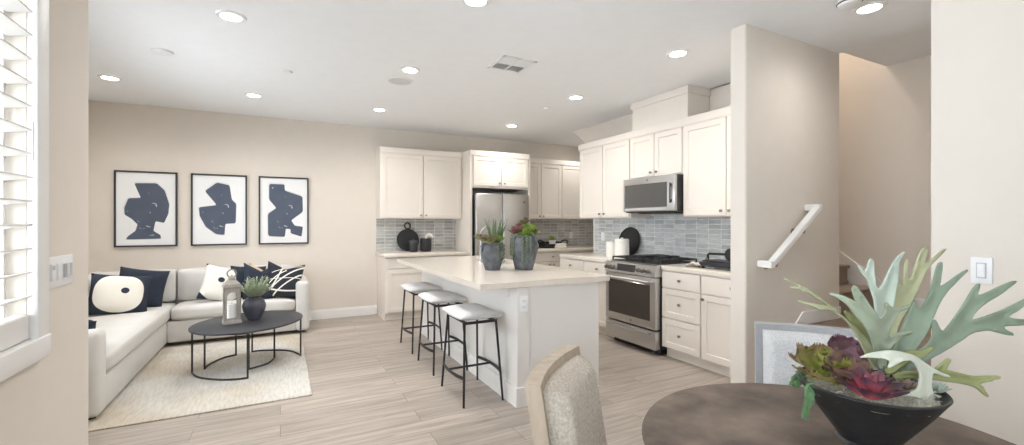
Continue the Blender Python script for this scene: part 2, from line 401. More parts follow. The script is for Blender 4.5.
# baseboards
struct('baseboard_back', MB().box(-2.1, 1.255, YB-0.016, YB, 0, 0.115, 0.003, 1).box(-2.1, 1.255, YB-0.011, YB, 0.1, 0.135, 0.004, 1), M['trim'])
struct('baseboard_right', MB().box(2.724, 2.74, -1.6, 0.955, 0, 0.13, 0.003, 1), M['trim'])
struct('baseboard_left', MB().box(-0.75, -0.734, -1.6, 2.6, 0, 0.13, 0.003, 1), M['trim'])
struct('baseboard_partition', MB().box(2.88, 2.895, YP+0.02, YP+0.12, 0, 0.13, 0.003, 1).box(2.91, 2.93, YP-0.014, YP, 0, 0.13, 0.003, 1), M['trim'])
# tiled splashbacks
struct('backsplash_left', MB().box(1.245, 2.47, YB-0.012, YB, 0.914, 1.40), M['tile_x'])
struct('backsplash_corner', MB().box(3.46, 5.2, YB-0.012, YB, 0.914, 1.40), M['tile_x'])
struct('backsplash_range', MB().box(XR-0.012, XR, YP+0.12, 5.10, 0.914, 1.46), M['tile_y'])
struct('trim_1', MB().box(XR-0.016, XR+0.0, 5.10, 5.12, 0.914, 1.40), M['white'])

# stairs: three steps to a landing, then a second flight turning behind the partition
st = bpy.data.objects.new('staircase', None); col.objects.link(st); st['kind'] = 'structure'
RISE = 0.185
for k in range(3):
    x0 = 3.03+0.28*k; x1 = x0+0.28 if k < 2 else XS
    MB().box(x0, x1, 0.955, YP, 0 if k == 0 else RISE*k-0.02, RISE*(k+1)-0.03).build('riser', M['riser'], st)
    MB().box(x0-0.025, x1, 0.955, YP, RISE*(k+1)-0.03, RISE*(k+1), 0.006).build('tread', M['treadwood'], st)
MB().box(4.09, XS, YP, 2.13, RISE*3-0.03, RISE*3).build('tread', M['treadwood'], st)
for k in range(8):
    y0 = 2.13+0.25*k; y1 = y0+0.25
    MB().box(4.09, XS, y0, min(y1, 4.2), RISE*(k+3)-0.03, RISE*(k+4)-0.03).build('riser', M['riser'], st)
    MB().box(4.09, XS, y0-0.025, min(y1, 4.2), RISE*(k+4)-0.03, RISE*(k+4), 0.006).build('tread', M['treadwood'], st)
# skirt boards
zl = RISE*3
struct('trim_2', MB().prism([(2.93, 0.0), (2.93, 0.13), (3.0, 0.17), (3.56, zl+0.1), (4.09, zl+0.1), (4.09, zl+0.005), (3.6, zl+0.005), (3.0, 0.005)], 1, YP-0.012, YP-0.0005), M['trim'])
struct('trim_3', MB().prism([(2.09, zl+0.18), (2.12, zl+0.235), (4.1, zl+0.235+1.98*0.74), (4.1, zl+1.98*0.74-0.1), (2.13, zl+0.05)], 0, XS-0.014, XS-0.0005)
       .prism([(2.085, zl+0.20), (2.12, zl+0.26), (4.1, zl+0.26+1.98*0.74), (4.1, zl+0.225+1.98*0.74), (2.12, zl+0.22)], 0, XS-0.022, XS-0.0005)
       .box(XS-0.014, XS-0.0005, 0.955, 2.12, zl, zl+0.12), M['trim'])
# handrail on the partition
hr = thing('handrail', 'white sloping handrail fixed to the partition above the stairs', 'handrail', (3.047, YP-0.09, 1.06))
dx, dz = 0.555, 0.39
MB().bar((0, 0, 0), (dx, 0, dz), 0.05, 0.042, 0.006).build('rail', M['trim'], hr)
MB().bar((-0.012, -0.021, -0.008), (-0.012, 0.088, -0.008), 0.05, 0.05, 0.006).build('wall_return', M['trim'], hr)
MB().bar((dx+0.012, -0.021, dz+0.008), (dx+0.012, 0.088, dz+0.008), 0.05, 0.05, 0.006).build('wall_return', M['trim'], hr)
for t in (0.12, 0.72):
    MB().cyl((dx*t, 0.088, dz*t-0.07), (dx*t, 0.01, dz*t-0.07), 0.008, n=10).cyl((dx*t, 0.01, dz*t-0.075), (dx*t, 0.0, dz*t-0.025), 0.008, n=10).cyl((dx*t, 0.089, dz*t-0.07), (dx*t, 0.082, dz*t-0.07), 0.03, n=14).build('bracket', M['nickel'], hr)

# window with slatted shutters on the left wall
wn = bpy.data.objects.new('window_1', None); col.objects.link(wn); wn['kind'] = 'structure'
cw = 0.085
MB().box(-0.75, -0.722, WY1, WY1+cw, WZ0-cw+0.012, WZ1+cw, 0.004).box(-0.75, -0.722, WY0-cw, WY0, WZ0-cw+0.012, WZ1+cw, 0.004)\
    .box(-0.75, -0.722, WY0-cw, WY1+cw, WZ1, WZ1+cw, 0.004).box(-0.75, -0.716, WY0-cw, WY1+cw, WZ0-cw+0.012, WZ0, 0.004).build('casing', M['trim'], wn)
MB().box(-0.84, -0.80, WY0, WY0+0.014, WZ0, WZ1).box(-0.84, -0.80, WY1-0.014, WY1, WZ0, WZ1).box(-0.84, -0.80, WY0+0.014, WY1-0.014, WZ0, WZ0+0.05).box(-0.84, -0.80, WY0+0.014, WY1-0.014, WZ1-0.05, WZ1).build('sash', M['trim'], wn)
MB().box(-0.822, -0.818, WY0+0.014, WY1-0.014, WZ0+0.05, WZ1-0.05).build('glass', M['pane'], wn)
MB().box(-0.782, -0.742, WY0+0.004, WY1-0.004, WZ0+0.002, WZ0+0.085, 0.004, 1).build('bottom_rail', M['white'], wn)
MB().box(-0.79, -0.74, WY0+0.004, WY1-0.004, WZ1-0.06, WZ1, 0.004, 1).build('head_rail', M['white'], wn)
zz = WZ0+0.14
while zz < WZ1-0.08:
    MB().box(-0.033, 0.033, WY0+0.004, WY1-0.004, -0.003, 0.003, 0.0025, 1).build('slat', M['white'], wn, loc=(-0.765, 0, zz), rot=(0, R(-10), 0))
    zz += 0.079
MB().cyl((-0.728, WY1-0.02, 1.55), (-0.728, WY1-0.02, 1.68), 0.003, n=8).build('tilt_wand', M['white'], wn)

# ------------------------------------------------------------------ kitchen
CT = 0.914
def knob(parent, x, z, y):
    b = MB().cyl((x, y, z), (x, y-0.016, z), 0.006, n=10).box(x-0.014, x+0.014, y-0.027, y-0.015, z-0.012, z+0.012, 0.004, 2)
    return b.build('knob', M['nickel'], parent)

def cabinet(name, label, loc, rz, W, D, z0, z1, fronts, toe=False, cornice=False, group=None, side=None, cover_top=True):
    """fronts: (kind, x0, x1, za, zb, knob_x, knob_z); front face at local y = 0, facing -y"""
    t = thing(name, label, 'cabinet', loc, rz, group)
    b = MB()
    if toe:
        b.box(0.0, W, 0, D, 0.105, z1); b.box(0, W, 0.055, D, 0.0, 0.105)
    else: b.box(0, W, 0, D, z0, z1, 0.002, 1)
    b.build('body', M['cabinet'], t)
    for k, x0, x1, za, zb, kx, kz in fronts:
        slab = k == 'slab'
        m = MB()
        if slab: m.box(x0+0.0025, x1-0.0025, -0.02, 0, za+0.0025, zb-0.0025, 0.002, 1)
        else: m.shaker(x0+0.0025, x1-0.0025, za+0.0025, zb-0.0025)
        d = m.build('drawer' if k in ('slab', 'drawer') else 'door', M['cabinet'], t)
        if kx is not None: knob(d, kx, kz, -0.02)
    if cornice:
        MB().box(-0.006, W+0.006, -0.032, D, z1-0.002, z1+0.075, 0.003, 1).box(-0.003, W+0.003, -0.026, D, z1-0.012, z1, 0.002, 1).build('cornice', M['cabinet'], t)
    return t

UZ0, UZ1 = 1.40, 2.335
# back wall uppers
yu = 6.40
def back_upper(x0, x1, doors, label, y=yu, z0=UZ0, knobs=True):
    fr = []
    for a, b_, kx in doors: fr.append(('door', a-x0, b_-x0, z0+0.012, UZ1-0.01, None if kx is None else kx-x0, z0+0.05))
    return cabinet('upper_cabinet', label, (x0, y, 0), 0, x1-x0, YB-y-0.004, z0, UZ1, fr, cornice=True, group='white wall cabinets')
back_upper(1.245, 2.466, [(1.262, 1.855, 1.82), (1.862, 2.455, 1.897)], 'white two-door wall cabinet left of the refrigerator, above the round black board')
fy = 6.08
ft = cabinet('upper_cabinet', 'white deep two-door cabinet over the steel refrigerator', (2.506, fy, 0), 0, 0.944, YB-fy-0.004, 1.86, UZ1,
        [('door', 0.012, 0.470, 1.89, UZ1-0.01, 0.43, 1.935), ('door', 0.474, 0.932, 1.89, UZ1-0.01, 0.515, 1.935)], cornice=True, group='white wall cabinets')
MB().box(-0.038, -0.001, 0.0, YB-fy-0.004, 0, UZ1, 0.002, 1).box(0.945, 0.980, 0.0, YB-fy-0.004, 0, UZ1, 0.002, 1).build('side_panel', M['cabinet'], ft)
MB().box(-0.044, 0.0, -0.032, YB-fy-0.004, UZ1, UZ1+0.075, 0.003, 1).build('cornice', M['cabinet'], ft)
back_upper(3.488, 5.2, [(3.50, 3.868, 3.835), (3.875, 4.288, 3.908), (4.296, 4.735, 4.70), (4.742, 5.18, 4.775)], 'white wall cabinet right of the refrigerator, in the recessed corner')
# back wall base units and tops
yb = 6.15
cabinet('base_cabinet', 'white base cabinet left of the refrigerator, under the round black board', (1.262, yb, 0), 0, 1.204, YB-yb-0.001, 0, CT-0.045,
        [('slab', 0.02, 0.60, 0.715, 0.86, None, 0), ('slab', 0.605, 1.19, 0.715, 0.86, 0.9, 0.79),
         ('door', 0.02, 0.60, 0.115, 0.705, 0.565, 0.66), ('door', 0.605, 1.19, 0.115, 0.705, 0.64, 0.66)], toe=True, group='white base cabinets')
cabinet('base_cabinet', 'white base cabinet right of the refrigerator, in the recessed corner', (3.488, yb, 0), 0, 1.70, YB-yb-0.001, 0, CT-0.045,
        [('slab', 0.02, 0.83, 0.715, 0.86, 0.45, 0.79), ('slab', 0.84, 1.66, 0.715, 0.86, 1.2, 0.79),
         ('door', 0.02, 0.42, 0.115, 0.705, 0.38, 0.66), ('door', 0.425, 0.83, 0.115, 0.705, 0.465, 0.66), ('door', 0.84, 1.245, 0.115, 0.705, 1.2, 0.66), ('door', 1.25, 1.66, 0.115, 0.705, 1.29, 0.66)], toe=True, group='white base cabinets')
def top(label, x0, x1, y0, y1):
    cx, cy = (x0+x1)/2, (y0+y1)/2
    o = MB().box(x0-cx, x1-cx, y0-cy, y1-cy, -0.045, 0, 0.004, 2).build('countertop', M['quartz'], loc=(cx, cy, CT))
    return tag(o, label, 'countertop')
top('beige quartz countertop left of the refrigerator holding the round black board', 1.235, 2.466, 6.10, YB-0.012)
top('beige quartz countertop right of the refrigerator holding the black tray', 3.488, 5.19, 6.10, YB-0.012)

# range wall
xf = 3.67; RZ = -pi/2
def rx(y, ys): return ys-y                        # world y -> local x of a unit starting at ys
def range_upper(ya, yb_, doors, label, z0=UZ0):
    fr = [('door', ya-a, ya-b_, z0+0.012, UZ1-0.01, None if k is None else ya-k, z0+0.055) for a, b_, k in doors]
    return cabinet('upper_cabinet', label, (xf, ya, 0), RZ, ya-yb_, XR-xf-0.001, z0, UZ1, fr, cornice=True, group='white wall cabinets')
range_upper(5.012, 4.014, [(5.0, 4.513, 4.555), (4.507, 4.02, 4.468)], 'white two-door wall cabinet left of the microwave, above the white canisters')
range_upper(4.010, 3.238, [(4.004, 3.627, 3.665), (3.621, 3.244, 3.583)], 'white short two-door cabinet directly above the microwave', z0=1.845)
range_upper(3.234, 2.134, [(3.226, 2.735, 2.775), (2.729, 2.14, 2.69)], 'white tall wall cabinet right of the microwave, running to the partition')
vc = thing('duct_cover', 'white boxed duct cover on top of the cabinets above the microwave', 'duct cover', (xf, 3.985, UZ1+0.076), RZ)
MB().box(0, 0.80, 0, 0.325, 0, H-UZ1-0.078, 0.002, 1).build('box', M['cabinet'], vc)
MB().box(-0.016, 0.816, -0.016, 0.325, H-UZ1-0.078-0.075, H-UZ1-0.077, 0.003, 1).build('cornice', M['cabinet'], vc)

xb = 3.41
def range_base(ya, yb_, fr, label):
    fr = [(k, ya-a, ya-b_, za, zb, None if kx is None else ya-kx, kz) for k, a, b_, za, zb, kx, kz in fr]
    return cabinet('base_cabinet', label, (xb, ya, 0), RZ, ya-yb_, XR-xb-0.001, 0, CT-0.045, fr, toe=True, group='white base cabinets')
range_base(3.266, 2.80, [('slab', 3.262, 2.804, 0.70, 0.862, 3.033, 0.785), ('drawer', 3.262, 2.804, 0.405, 0.695, 3.033, 0.555), ('drawer', 3.262, 2.804, 0.107, 0.40, 3.033, 0.255)], 'white three-drawer base cabinet directly right of the range')
range_base(2.798, 2.134, [('slab', 2.794, 2.138, 0.70, 0.862, 2.47, 0.785), ('door', 2.794, 2.138, 0.107, 0.695, 2.765, 0.65)], 'white base cabinet with one door and drawer, beside the partition')
range_base(5.10, 4.046, [('slab', 5.095, 4.56, 0.70, 0.862, 4.83, 0.785), ('slab', 4.555, 4.05, 0.70, 0.862, 4.28, 0.785), ('door', 5.095, 4.56, 0.107, 0.695, 4.60, 0.65), ('door', 4.555, 4.05, 0.107, 0.695, 4.51, 0.65)], 'white base cabinet left of the range, under the white canisters')
top('beige quartz countertop right of the range, ending at the partition', 3.385, XR-0.013, 2.134, 3.268)
top('beige quartz countertop left of the range holding the white canisters', 3.385, XR-0.013, 4.044, 5.10)

# gas range: local x runs left to right as seen, -y is the front
rg = thing('gas_range', 'stainless steel gas range with black grates between the base cabinets', 'range', (3.36, 4.04, 0), RZ)
RW = 0.768
MB().box(0.004, RW-0.004, 0.02, 0.60, 0.06, 0.895, 0.003, 1).box(0.03, RW-0.03, 0.06, 0.58, 0.0, 0.06).build('body', M['darksteel'], rg)
MB().prism([(-0.055, 0.795), (-0.035, 0.908), (0.02, 0.918), (0.60, 0.918), (0.60, 0.895), (0.03, 0.795)], 0, 0.0, RW).build('control_panel', M['steel'], rg)
for i, xk in enumerate((0.04, 0.095, 0.15, 0.54, 0.61, 0.68)):
    b = MB().cyl((xk, -0.045, 0.852), (xk, -0.085, 0.846), 0.022, 0.019, n=18).box(xk-0.004, xk+0.004, -0.09, -0.05, 0.83, 0.866, 0.002, 1)
    b.build('knob', M['nickel'], rg)
MB().prism([(-0.053, 0.818), (-0.041, 0.893), (-0.036, 0.893), (-0.048, 0.818)], 0, 0.20, 0.48).build('display', M['screen'], rg)
dr = MB().box(0.003, RW-0.003, -0.045, 0.02, 0.265, 0.785, 0.006, 2).build('oven_door', M['steel'], rg)
MB().box(0.055, RW-0.075, -0.048, -0.04, 0.345, 0.715, 0.004, 1).build('window', M['ovenglass'], dr)
MB().cyl((0.03, -0.10, 0.745), (RW-0.03, -0.10, 0.745), 0.015, n=14).cyl((0.06, -0.10, 0.745), (0.06, -0.04, 0.745), 0.011, n=10).cyl((RW-0.06, -0.10, 0.745), (RW-0.06, -0.04, 0.745), 0.011, n=10).build('handle', M['steel'], dr)
MB().cyl((RW/2+0.03, -0.046, 0.305), (RW/2+0.03, -0.0475, 0.305), 0.013, n=18).build('badge', M['badge'], dr)
dw = MB().box(0.003, RW-0.003, -0.045, 0.02, 0.065, 0.25, 0.006, 2).build('drawer', M['steel'], rg)
MB().box(0.04, RW-0.06, -0.085, -0.06, 0.205, 0.235, 0.008, 2).box(0.06, 0.09, -0.07, -0.04, 0.21, 0.23).box(RW-0.11, RW-0.08, -0.07, -0.04, 0.21, 0.23).build('handle', M['steel'], dw)
MB().box(0.02, RW-0.02, 0.02, 0.58, 0.917, 0.924, 0.003, 1).build('cooktop', M['iron'], rg)
for (bx, by) in ((0.16, 0.16), (0.16, 0.44), (0.60, 0.16), (0.60, 0.44), (0.38, 0.30)):
    MB().cyl((bx, by, 0.923), (bx, by, 0.937), 0.045, 0.04, n=18).cyl((bx, by, 0.937), (bx, by, 0.943), 0.03, n=18).build('burner', M['iron'], rg)
for gx in (0.03, 0.275, 0.52):
    b = MB()
    for t in (0, 0.223): b.box(gx+t, gx+t+0.012, 0.03, 0.57, 0.948, 0.962, 0.003, 1)
    for q in (0.03, 0.165, 0.295, 0.43, 0.557): b.box(gx, gx+0.235, q, q+0.012, 0.948, 0.962, 0.003, 1)
    b.box(gx+0.11, gx+0.122, 0.03, 0.57, 0.948, 0.962, 0.003, 1)
    for t in (0, 0.223):
        for q in (0.03, 0.557): b.box(gx+t, gx+t+0.012, q, q+0.012, 0.92, 0.95)
    b.build('grate', M['iron'], rg)
MB().box(0.16, 0.36, 0.20, 0.60, 0.9625, 0.974, 0.005, 1).box(0.40, 0.50, 0.33, 0.60, 0.9625, 0.974, 0.005, 1).build('griddle', M['iron'], rg)

# microwave
mw = thing('microwave', 'stainless steel over-the-range microwave with dark glass door', 'microwave', (3.585, 4.006, 1.455), RZ)
MW = 0.762
MB().box(0.002, MW, 0.0, 0.40, 0, 0.385, 0.004, 1).build('body', M['darksteel'], mw)
md = MB().box(0.0, MW, -0.035, 0.0, 0.012, 0.388, 0.006, 2).build('door', M['steel'], mw)
MB().box(0.025, MW-0.10, -0.038, -0.03, 0.055, 0.315, 0.004, 1).build('window', M['micglass'], md)
MB().box(MW-0.052, MW-0.036, -0.062, -0.048, 0.09, 0.30, 0.004, 1).box(MW-0.05, MW-0.038, -0.05, -0.03, 0.10, 0.13).box(MW-0.05, MW-0.038, -0.05, -0.03, 0.26, 0.29).build('handle', M['darksteel'], md)
MB().cyl((MW/2, -0.0352, 0.352), (MW/2, -0.0365, 0.352), 0.012, n=16).build('badge', M['badge'], md)
MB().box(0.03, MW-0.12, -0.0375, -0.03, 0.026, 0.046).build('control_strip', M['greyplastic'], md)
MB().box(0.15, MW-0.10, 0.06, 0.30, -0.012, 0.0, 0.003, 1).build('filter', M['darksteel'], mw)

# refrigerator
fr = thing('refrigerator', 'stainless steel refrigerator standing between white panels', 'refrigerator', (2.528, 5.99, 0))
FW = 0.892
MB().box(0.006, FW-0.006, 0.065, 0.70, 0.04, 1.765, 0.004, 1).box(0.05, FW-0.05, 0.12, 0.65, 0, 0.04).build('body', M['darksteel'], fr)
hw = FW*0.49
for a, b_ in ((0.0, hw-0.003), (hw+0.003, FW)):
    d = MB().box(a, b_, 0.0, 0.06, 0.70, 1.775, 0.012, 3).build('door', M['steel'], fr)
    hx = b_-0.02 if a == 0 else a+0.02
    MB().box(hx-0.007, hx+0.007, -0.008, 0.004, 0.74, 1.5, 0.003, 1).build('handle', M['steel'], d)
MB().cyl((FW-0.09, 0.0, 1.655), (FW-0.09, -0.002, 1.655), 0.017, n=18).build('badge', M['badge'], fr)
d = MB().box(0.0, FW, 0.0, 0.06, 0.06, 0.692, 0.012, 3).build('freezer_drawer', M['steel'], fr)
MB().cyl((0.06, -0.045, 0.64), (FW-0.06, -0.045, 0.64), 0.012, n=12).cyl((0.09, -0.045, 0.64), (0.09, 0.005, 0.64), 0.008, n=8).cyl((FW-0.09, -0.045, 0.64), (FW-0.09, 0.005, 0.64), 0.008, n=8).build('handle', M['steel'], d)

# island
il = thing('kitchen_island', 'white panelled kitchen island behind the three stools', 'kitchen island', (1.535, 2.87, 0))
IL, IWD = 2.46, 0.75
MB().box(0, IWD, 0, IL, 0, 0.64).box(0, 0.43, 0, IL, 0.64, CT-0.045).box(0.74, IWD, 0, IL, 0.64, CT-0.045).box(0.43, 0.74, 0, 1.22, 0.64, CT-0.045).box(0.43, 0.74, 1.96, IL, 0.64, CT-0.045).build('body', M['white'], il)
MB().box(-0.004, 0.10, -0.012, 0.12, 0, CT-0.046, 0.003, 1).box(-0.012, 0.02, 0.12, IL-0.0, CT-0.135, CT-0.046, 0.003, 1).build('corner_post', M['white'], il)
b = MB().box(-0.018, 0.115, -0.026, 0.0, 0, 0.14).box(-0.018, 0.0, 0.0, IL, 0, 0.14).box(0.115, IWD, -0.012, 0.0, 0, 0.03)
b.build('baseboard', M['trim'], il, smooth=0)
tp = MB()
X0, X1, Y0, Y1 = 1.235, 2.378, 2.845, 5.355
SX0, SX1, SY0, SY1 = 1.99, 2.25, 4.12, 4.80
tp.box(X0, SX0, Y0, Y1, CT-0.042, CT, 0.0).box(SX1, X1, Y0, Y1, CT-0.042, CT).box(SX0, SX1, Y0, SY0, CT-0.042, CT).box(SX0, SX1, SY1, Y1, CT-0.042, CT)
bmesh.ops.remove_doubles(tp.bm, verts=tp.bm.verts, dist=1e-5)
it = tp.build('island_countertop', M['quartz']); tag(it, 'long beige quartz countertop on the kitchen island holding two planters', 'countertop')
sk = MB().box(SX0-0.01, SX1+0.01, SY0-0.01, SY0, CT-0.24, CT-0.043).box(SX0-0.01, SX1+0.01, SY1, SY1+0.01, CT-0.24, CT-0.043).box(SX0-0.01, SX0, SY0, SY1, CT-0.24, CT-0.043).box(SX1, SX1+0.01, SY0, SY1, CT-0.24, CT-0.043).box(SX0-0.01, SX1+0.01, SY0-0.01, SY1+0.01, CT-0.25, CT-0.24)
sk.build('sink_basin', M['steel'], it)
fc = thing('kitchen_faucet', 'slim gooseneck faucet on the island behind the left planter', 'faucet', (1.945, 4.47, CT))
MB().lathe([(0, 0), (0.026, 0), (0.026, 0.012), (0.016, 0.02), (0.016, 0.14), (0, 0.142)]).build('base', M['steel'], fc)
pp = [(0, 0, 0.1), (0, 0, 0.20), (0, 0, 0.28)]+[(0.085-0.085*cos(a), 0, 0.30+0.085*sin(a)) for a in [k*pi/10 for k in range(11)]]+[(0.17, 0, 0.24)]
MB().tube(pp, 0.0125, 12).build('spout', M['steel'], fc)
MB().cyl((0, -0.012, 0.10), (0, -0.06, 0.115), 0.006, n=10).build('lever', M['steel'], fc)

# outlets and switches
def outlet(label, loc, rz, slots=True, group=None):
    t = thing('wall_outlet', label, 'outlet', loc, rz, group)
    MB().box(-0.036, 0.036, -0.006, 0, -0.058, 0.058, 0.003, 2).build('plate', M['plastic'], t)
    for s in (-1, 1):
        o = MB().box(-0.016, 0.016, -0.0085, -0.005, s*0.021-0.015, s*0.021+0.015, 0.004, 2).build('socket', M['plastic'], t)
        MB().box(-0.008, -0.005, -0.0092, -0.0083, s*0.021-0.005, s*0.021+0.006).box(0.005, 0.008, -0.0092, -0.0083, s*0.021-0.005, s*0.021+0.006).build('slot', M['slot'], o)
    return t
outlet('white outlet on the island end panel beside the near stool', (1.585, 2.858, 0.748), 0)
outlet('white outlet on the tiles of the recessed corner, right of the black tray', (4.70, YB-0.012, 1.11), 0)
outlet('white outlet on the range wall tiles left of the canisters', (XR-0.012, 4.91, 1.15), RZ)
def switch(label, loc, rz, gangs):
    t = thing('light_switch', label, 'switch', loc, rz)
    wd = 0.07 if gangs == 1 else 0.224
    MB().box(-wd/2, wd/2, -0.006, 0, -0.058, 0.058, 0.003, 2).build('plate', M['plastic'], t)
    for g in range(gangs):
        cx = (g-(gangs-1)/2)*0.05
        r = MB().box(cx-0.0165, cx+0.0165, -0.008, -0.005, -0.034, 0.034, 0.002, 1).build('rocker_frame', M['greyplastic'] if gangs == 1 else M['plastic'], t)
        if gangs == 1 or g != 2: MB().box(cx-0.013, cx+0.013, -0.0115, -0.0075, -0.030, 0.030, 0.002, 1).build('rocker', M['plastic'], r)
        if gangs > 1 and g == 0: MB().box(cx-0.010, cx+0.010, -0.0122, -0.011, 0.010, 0.026).build('sensor', M['greyplastic'], r)
        if gangs > 1 and g >= 2: MB().box(cx-0.010, cx-0.004, -0.013, -0.0075, -0.026, 0.026).box(cx+0.004, cx+0.010, -0.013, -0.0075, -0.026, 0.026).build('slider', M['greyplastic'], r)
        if gangs == 1: MB().box(-0.011, 0.011, -0.014, -0.011, -0.004, 0.016, 0.002, 1).build('toggle', M['plastic'], r)
    return t
switch('white four-gang switch plate beside the shuttered window', (-0.75, 2.305, 1.16), pi/2, 4)
switch('white single dimmer switch on the right wall behind the fern', (2.74, 0.783, 1.134), -pi/2, 1)

# things on the back counter
t = thing('cutting_board', 'round black board with a ring handle leaning on the left splashback', 'cutting board', (1.70, 6.625, CT+0.002), rot=(R(-8), 0, 0))
MB().cyl((0, -0.008, 0.168), (0, 0.008, 0.168), 0.168, n=48).build('disc', M['black'], t)
rp = [(0.042*cos(a), 0, 0.382+0.046*sin(a)) for a in [k*2*pi/24 for k in range(24)]]
MB().tube(rp, 0.011, 8, True).build('ring_handle', M['black'], t)
t = thing('canister', 'small black cup with pale lid standing before the round board', 'canister', (1.735, 6.47, CT))
MB().lathe([(0, 0), (0.055, 0), (0.060, 0.01), (0.062, 0.13), (0.058, 0.135), (0, 0.135)]).build('body', M['black'], t)
MB().lathe([(0.063, 0.128), (0.064, 0.16), (0.05, 0.165), (0.0, 0.165)]).build('lid', M['slot'], t)
MB().lathe([(0, 0.165), (0.016, 0.166), (0.018, 0.18), (0, 0.188)]).build('knob', M['slot'], t)
t = thing('utensil_crock', 'black crock with a white cloth in it, right of the round board', 'crock', (1.925, 6.48, CT))
MB().lathe([(0, 0), (0.078, 0), (0.082, 0.008), (0.084, 0.195), (0.076, 0.195), (0.074, 0.03), (0, 0.03)]).build('body', M['black'], t)
MB().tube([(0.0, 0, 0.15), (0.01, 0, 0.22), (0.04, -0.01, 0.255), (0.075, -0.02, 0.24), (0.10, -0.03, 0.20)], 0.02, 10, rad=[0.012, 0.022, 0.024, 0.022, 0.008]).build('cloth', M['linen'], t)

t = thing('serving_tray', 'black tray with raised handles on the recessed corner counter', 'tray', (4.13, 6.42, CT))
MB().box(-0.21, 0.21, -0.12, 0.12, 0.0, 0.02, 0.006, 2).box(-0.21, 0.21, -0.12, -0.105, 0.0, 0.07, 0.004, 1).box(-0.21, 0.21, 0.105, 0.12, 0.0, 0.10, 0.004, 1).build('tray_base', M['iron'], t)
for s in (-1, 1):
    MB().tube([(s*0.20, -0.10, 0.05), (s*0.245, -0.09, 0.11), (s*0.25, 0.0, 0.13), (s*0.245, 0.09, 0.11), (s*0.20, 0.10, 0.05)], 0.014, 8).build('handle', M['iron'], t)
t = thing('napkin_bundle', 'folded white cloth draped over the front of the black tray', 'cloth', (4.17, 6.24, CT))
MB().box(-0.10, 0.10, -0.05, 0.05, 0.0, 0.045, 0.02, 3).build('fold', M['linen'], t)
MB().box(-0.085, 0.095, -0.045, 0.045, 0.043, 0.08, 0.016, 3).build('fold', M['linen'], t)
t = thing('potted_plant', 'tiny green potted plant standing in the black tray', 'plant', (4.13, 6.44, CT+0.021))
MB().lathe([(0, 0), (0.045, 0), (0.06, 0.10), (0.055, 0.105), (0, 0.10)]).build('pot', M['cream'], t)
b = MB()
for i in range(26):
    a = random.uniform(0, 2*pi); b.leaf((0.02*cos(a), 0.02*sin(a), 0.10), (cos(a)*0.8, sin(a)*0.8, random.uniform(0.4, 1.2)), (0, 0, 1), random.uniform(0.05, 0.10), 0.022, 0.004, 0.6, n=4)
b.build('leaves', M['fresh'], t)

# things on the range counter
def jar(label, loc, r, h):
    t = thing('canister', label, 'canister', loc, group='white canisters by the range')
    MB().lathe([(0, 0), (r*0.96, 0), (r, 0.01), (r, h*0.86), (r*0.94, h*0.885), (0, h*0.885)], 32).build('body', M['cream'], t)
    MB().lathe([(r*0.97, h*0.887), (r*0.98, h*0.91), (r*0.9, h*0.93), (0.0, h*0.93)], 32).build('lid', M['cream'], t)
    MB().lathe([(0, h*0.93), (0.014, h*0.93), (0.018, h*0.985), (0, h)], 16).build('knob', M['cream'], t)
    return t
jar('taller wider white canister next to the gas range', (3.74, 4.245, CT), 0.088, 0.245)
jar('shorter white canister, the one farther from the range', (3.735, 4.435, CT), 0.068, 0.20)
t = thing('round_tray', 'round dark platter leaning on the range wall tiles behind the canisters', 'platter', (3.915, 4.345, CT+0.006), rot=(0, R(10), 0))
MB().cyl((-0.008, 0, 0.185), (0.008, 0, 0.185), 0.185, n=48).build('disc', M['blackmetal'], t)
ri = [(-0.012, 0.178*cos(a), 0.185+0.178*sin(a)) for a in [k*2*pi/40 for k in range(40)]]
MB().tube(ri, 0.008, 6, True).build('rim', M['blackmetal'], t)
t = thing('tabletop_grill', 'black countertop grill with a square loop handle beside the partition', 'appliance', (3.64, 2.73, CT), RZ)
MB().box(-0.19, 0.22, -0.13, 0.13, 0.02, 0.065, 0.012, 2).box(-0.17, 0.20, -0.11, 0.11, 0.065, 0.078, 0.004, 1).build('base', M['blackmetal'], t)
for s in (-0.16, 0.19):
    for q in (-0.10, 0.10): MB().cyl((s, q, 0), (s, q, 0.022), 0.012, n=10).build('foot', M['iron'], t)
MB().tube([(-0.17, -0.02, 0.07), (-0.175, -0.02, 0.12), (-0.16, -0.02, 0.135), (0.10, -0.02, 0.14)], 0.011, 8).build('handle', M['iron'], t)
MB().cyl((0.10, -0.07, 0.14), (0.10, 0.10, 0.14), 0.058, n=24).box(0.05, 0.15, -0.04, 0.08, 0.07, 0.14, 0.01, 2).build('drum', M['iron'], t)
t = thing('folded_cloth', 'crumpled white cloth lying between the range and the black grill', 'cloth', (3.60, 2.985, CT), RZ)
b = MB(); n = 12; vs_ = {}
for i in range(n+1):
    for j in range(n+1):
        u, v = i/n-0.5, j/n-0.5
        vs_[i, j] = b.bm.verts.new((u*0.18, v*0.22, 0.006+0.085*max(0, u+0.5)*(0.6+0.4*sin(9*v+4*u))+0.006*sin(17*u+11*v)))
for i in range(n):
    for j in range(n): b.bm.faces.new((vs_[i, j], vs_[i+1, j], vs_[i+1, j+1], vs_[i, j+1]))
o = b.build('cloth_sheet', M['linen'], t); md_ = o.modifiers.new('thickness', 'SOLIDIFY'); md_.thickness = 0.005; md_.offset = 1

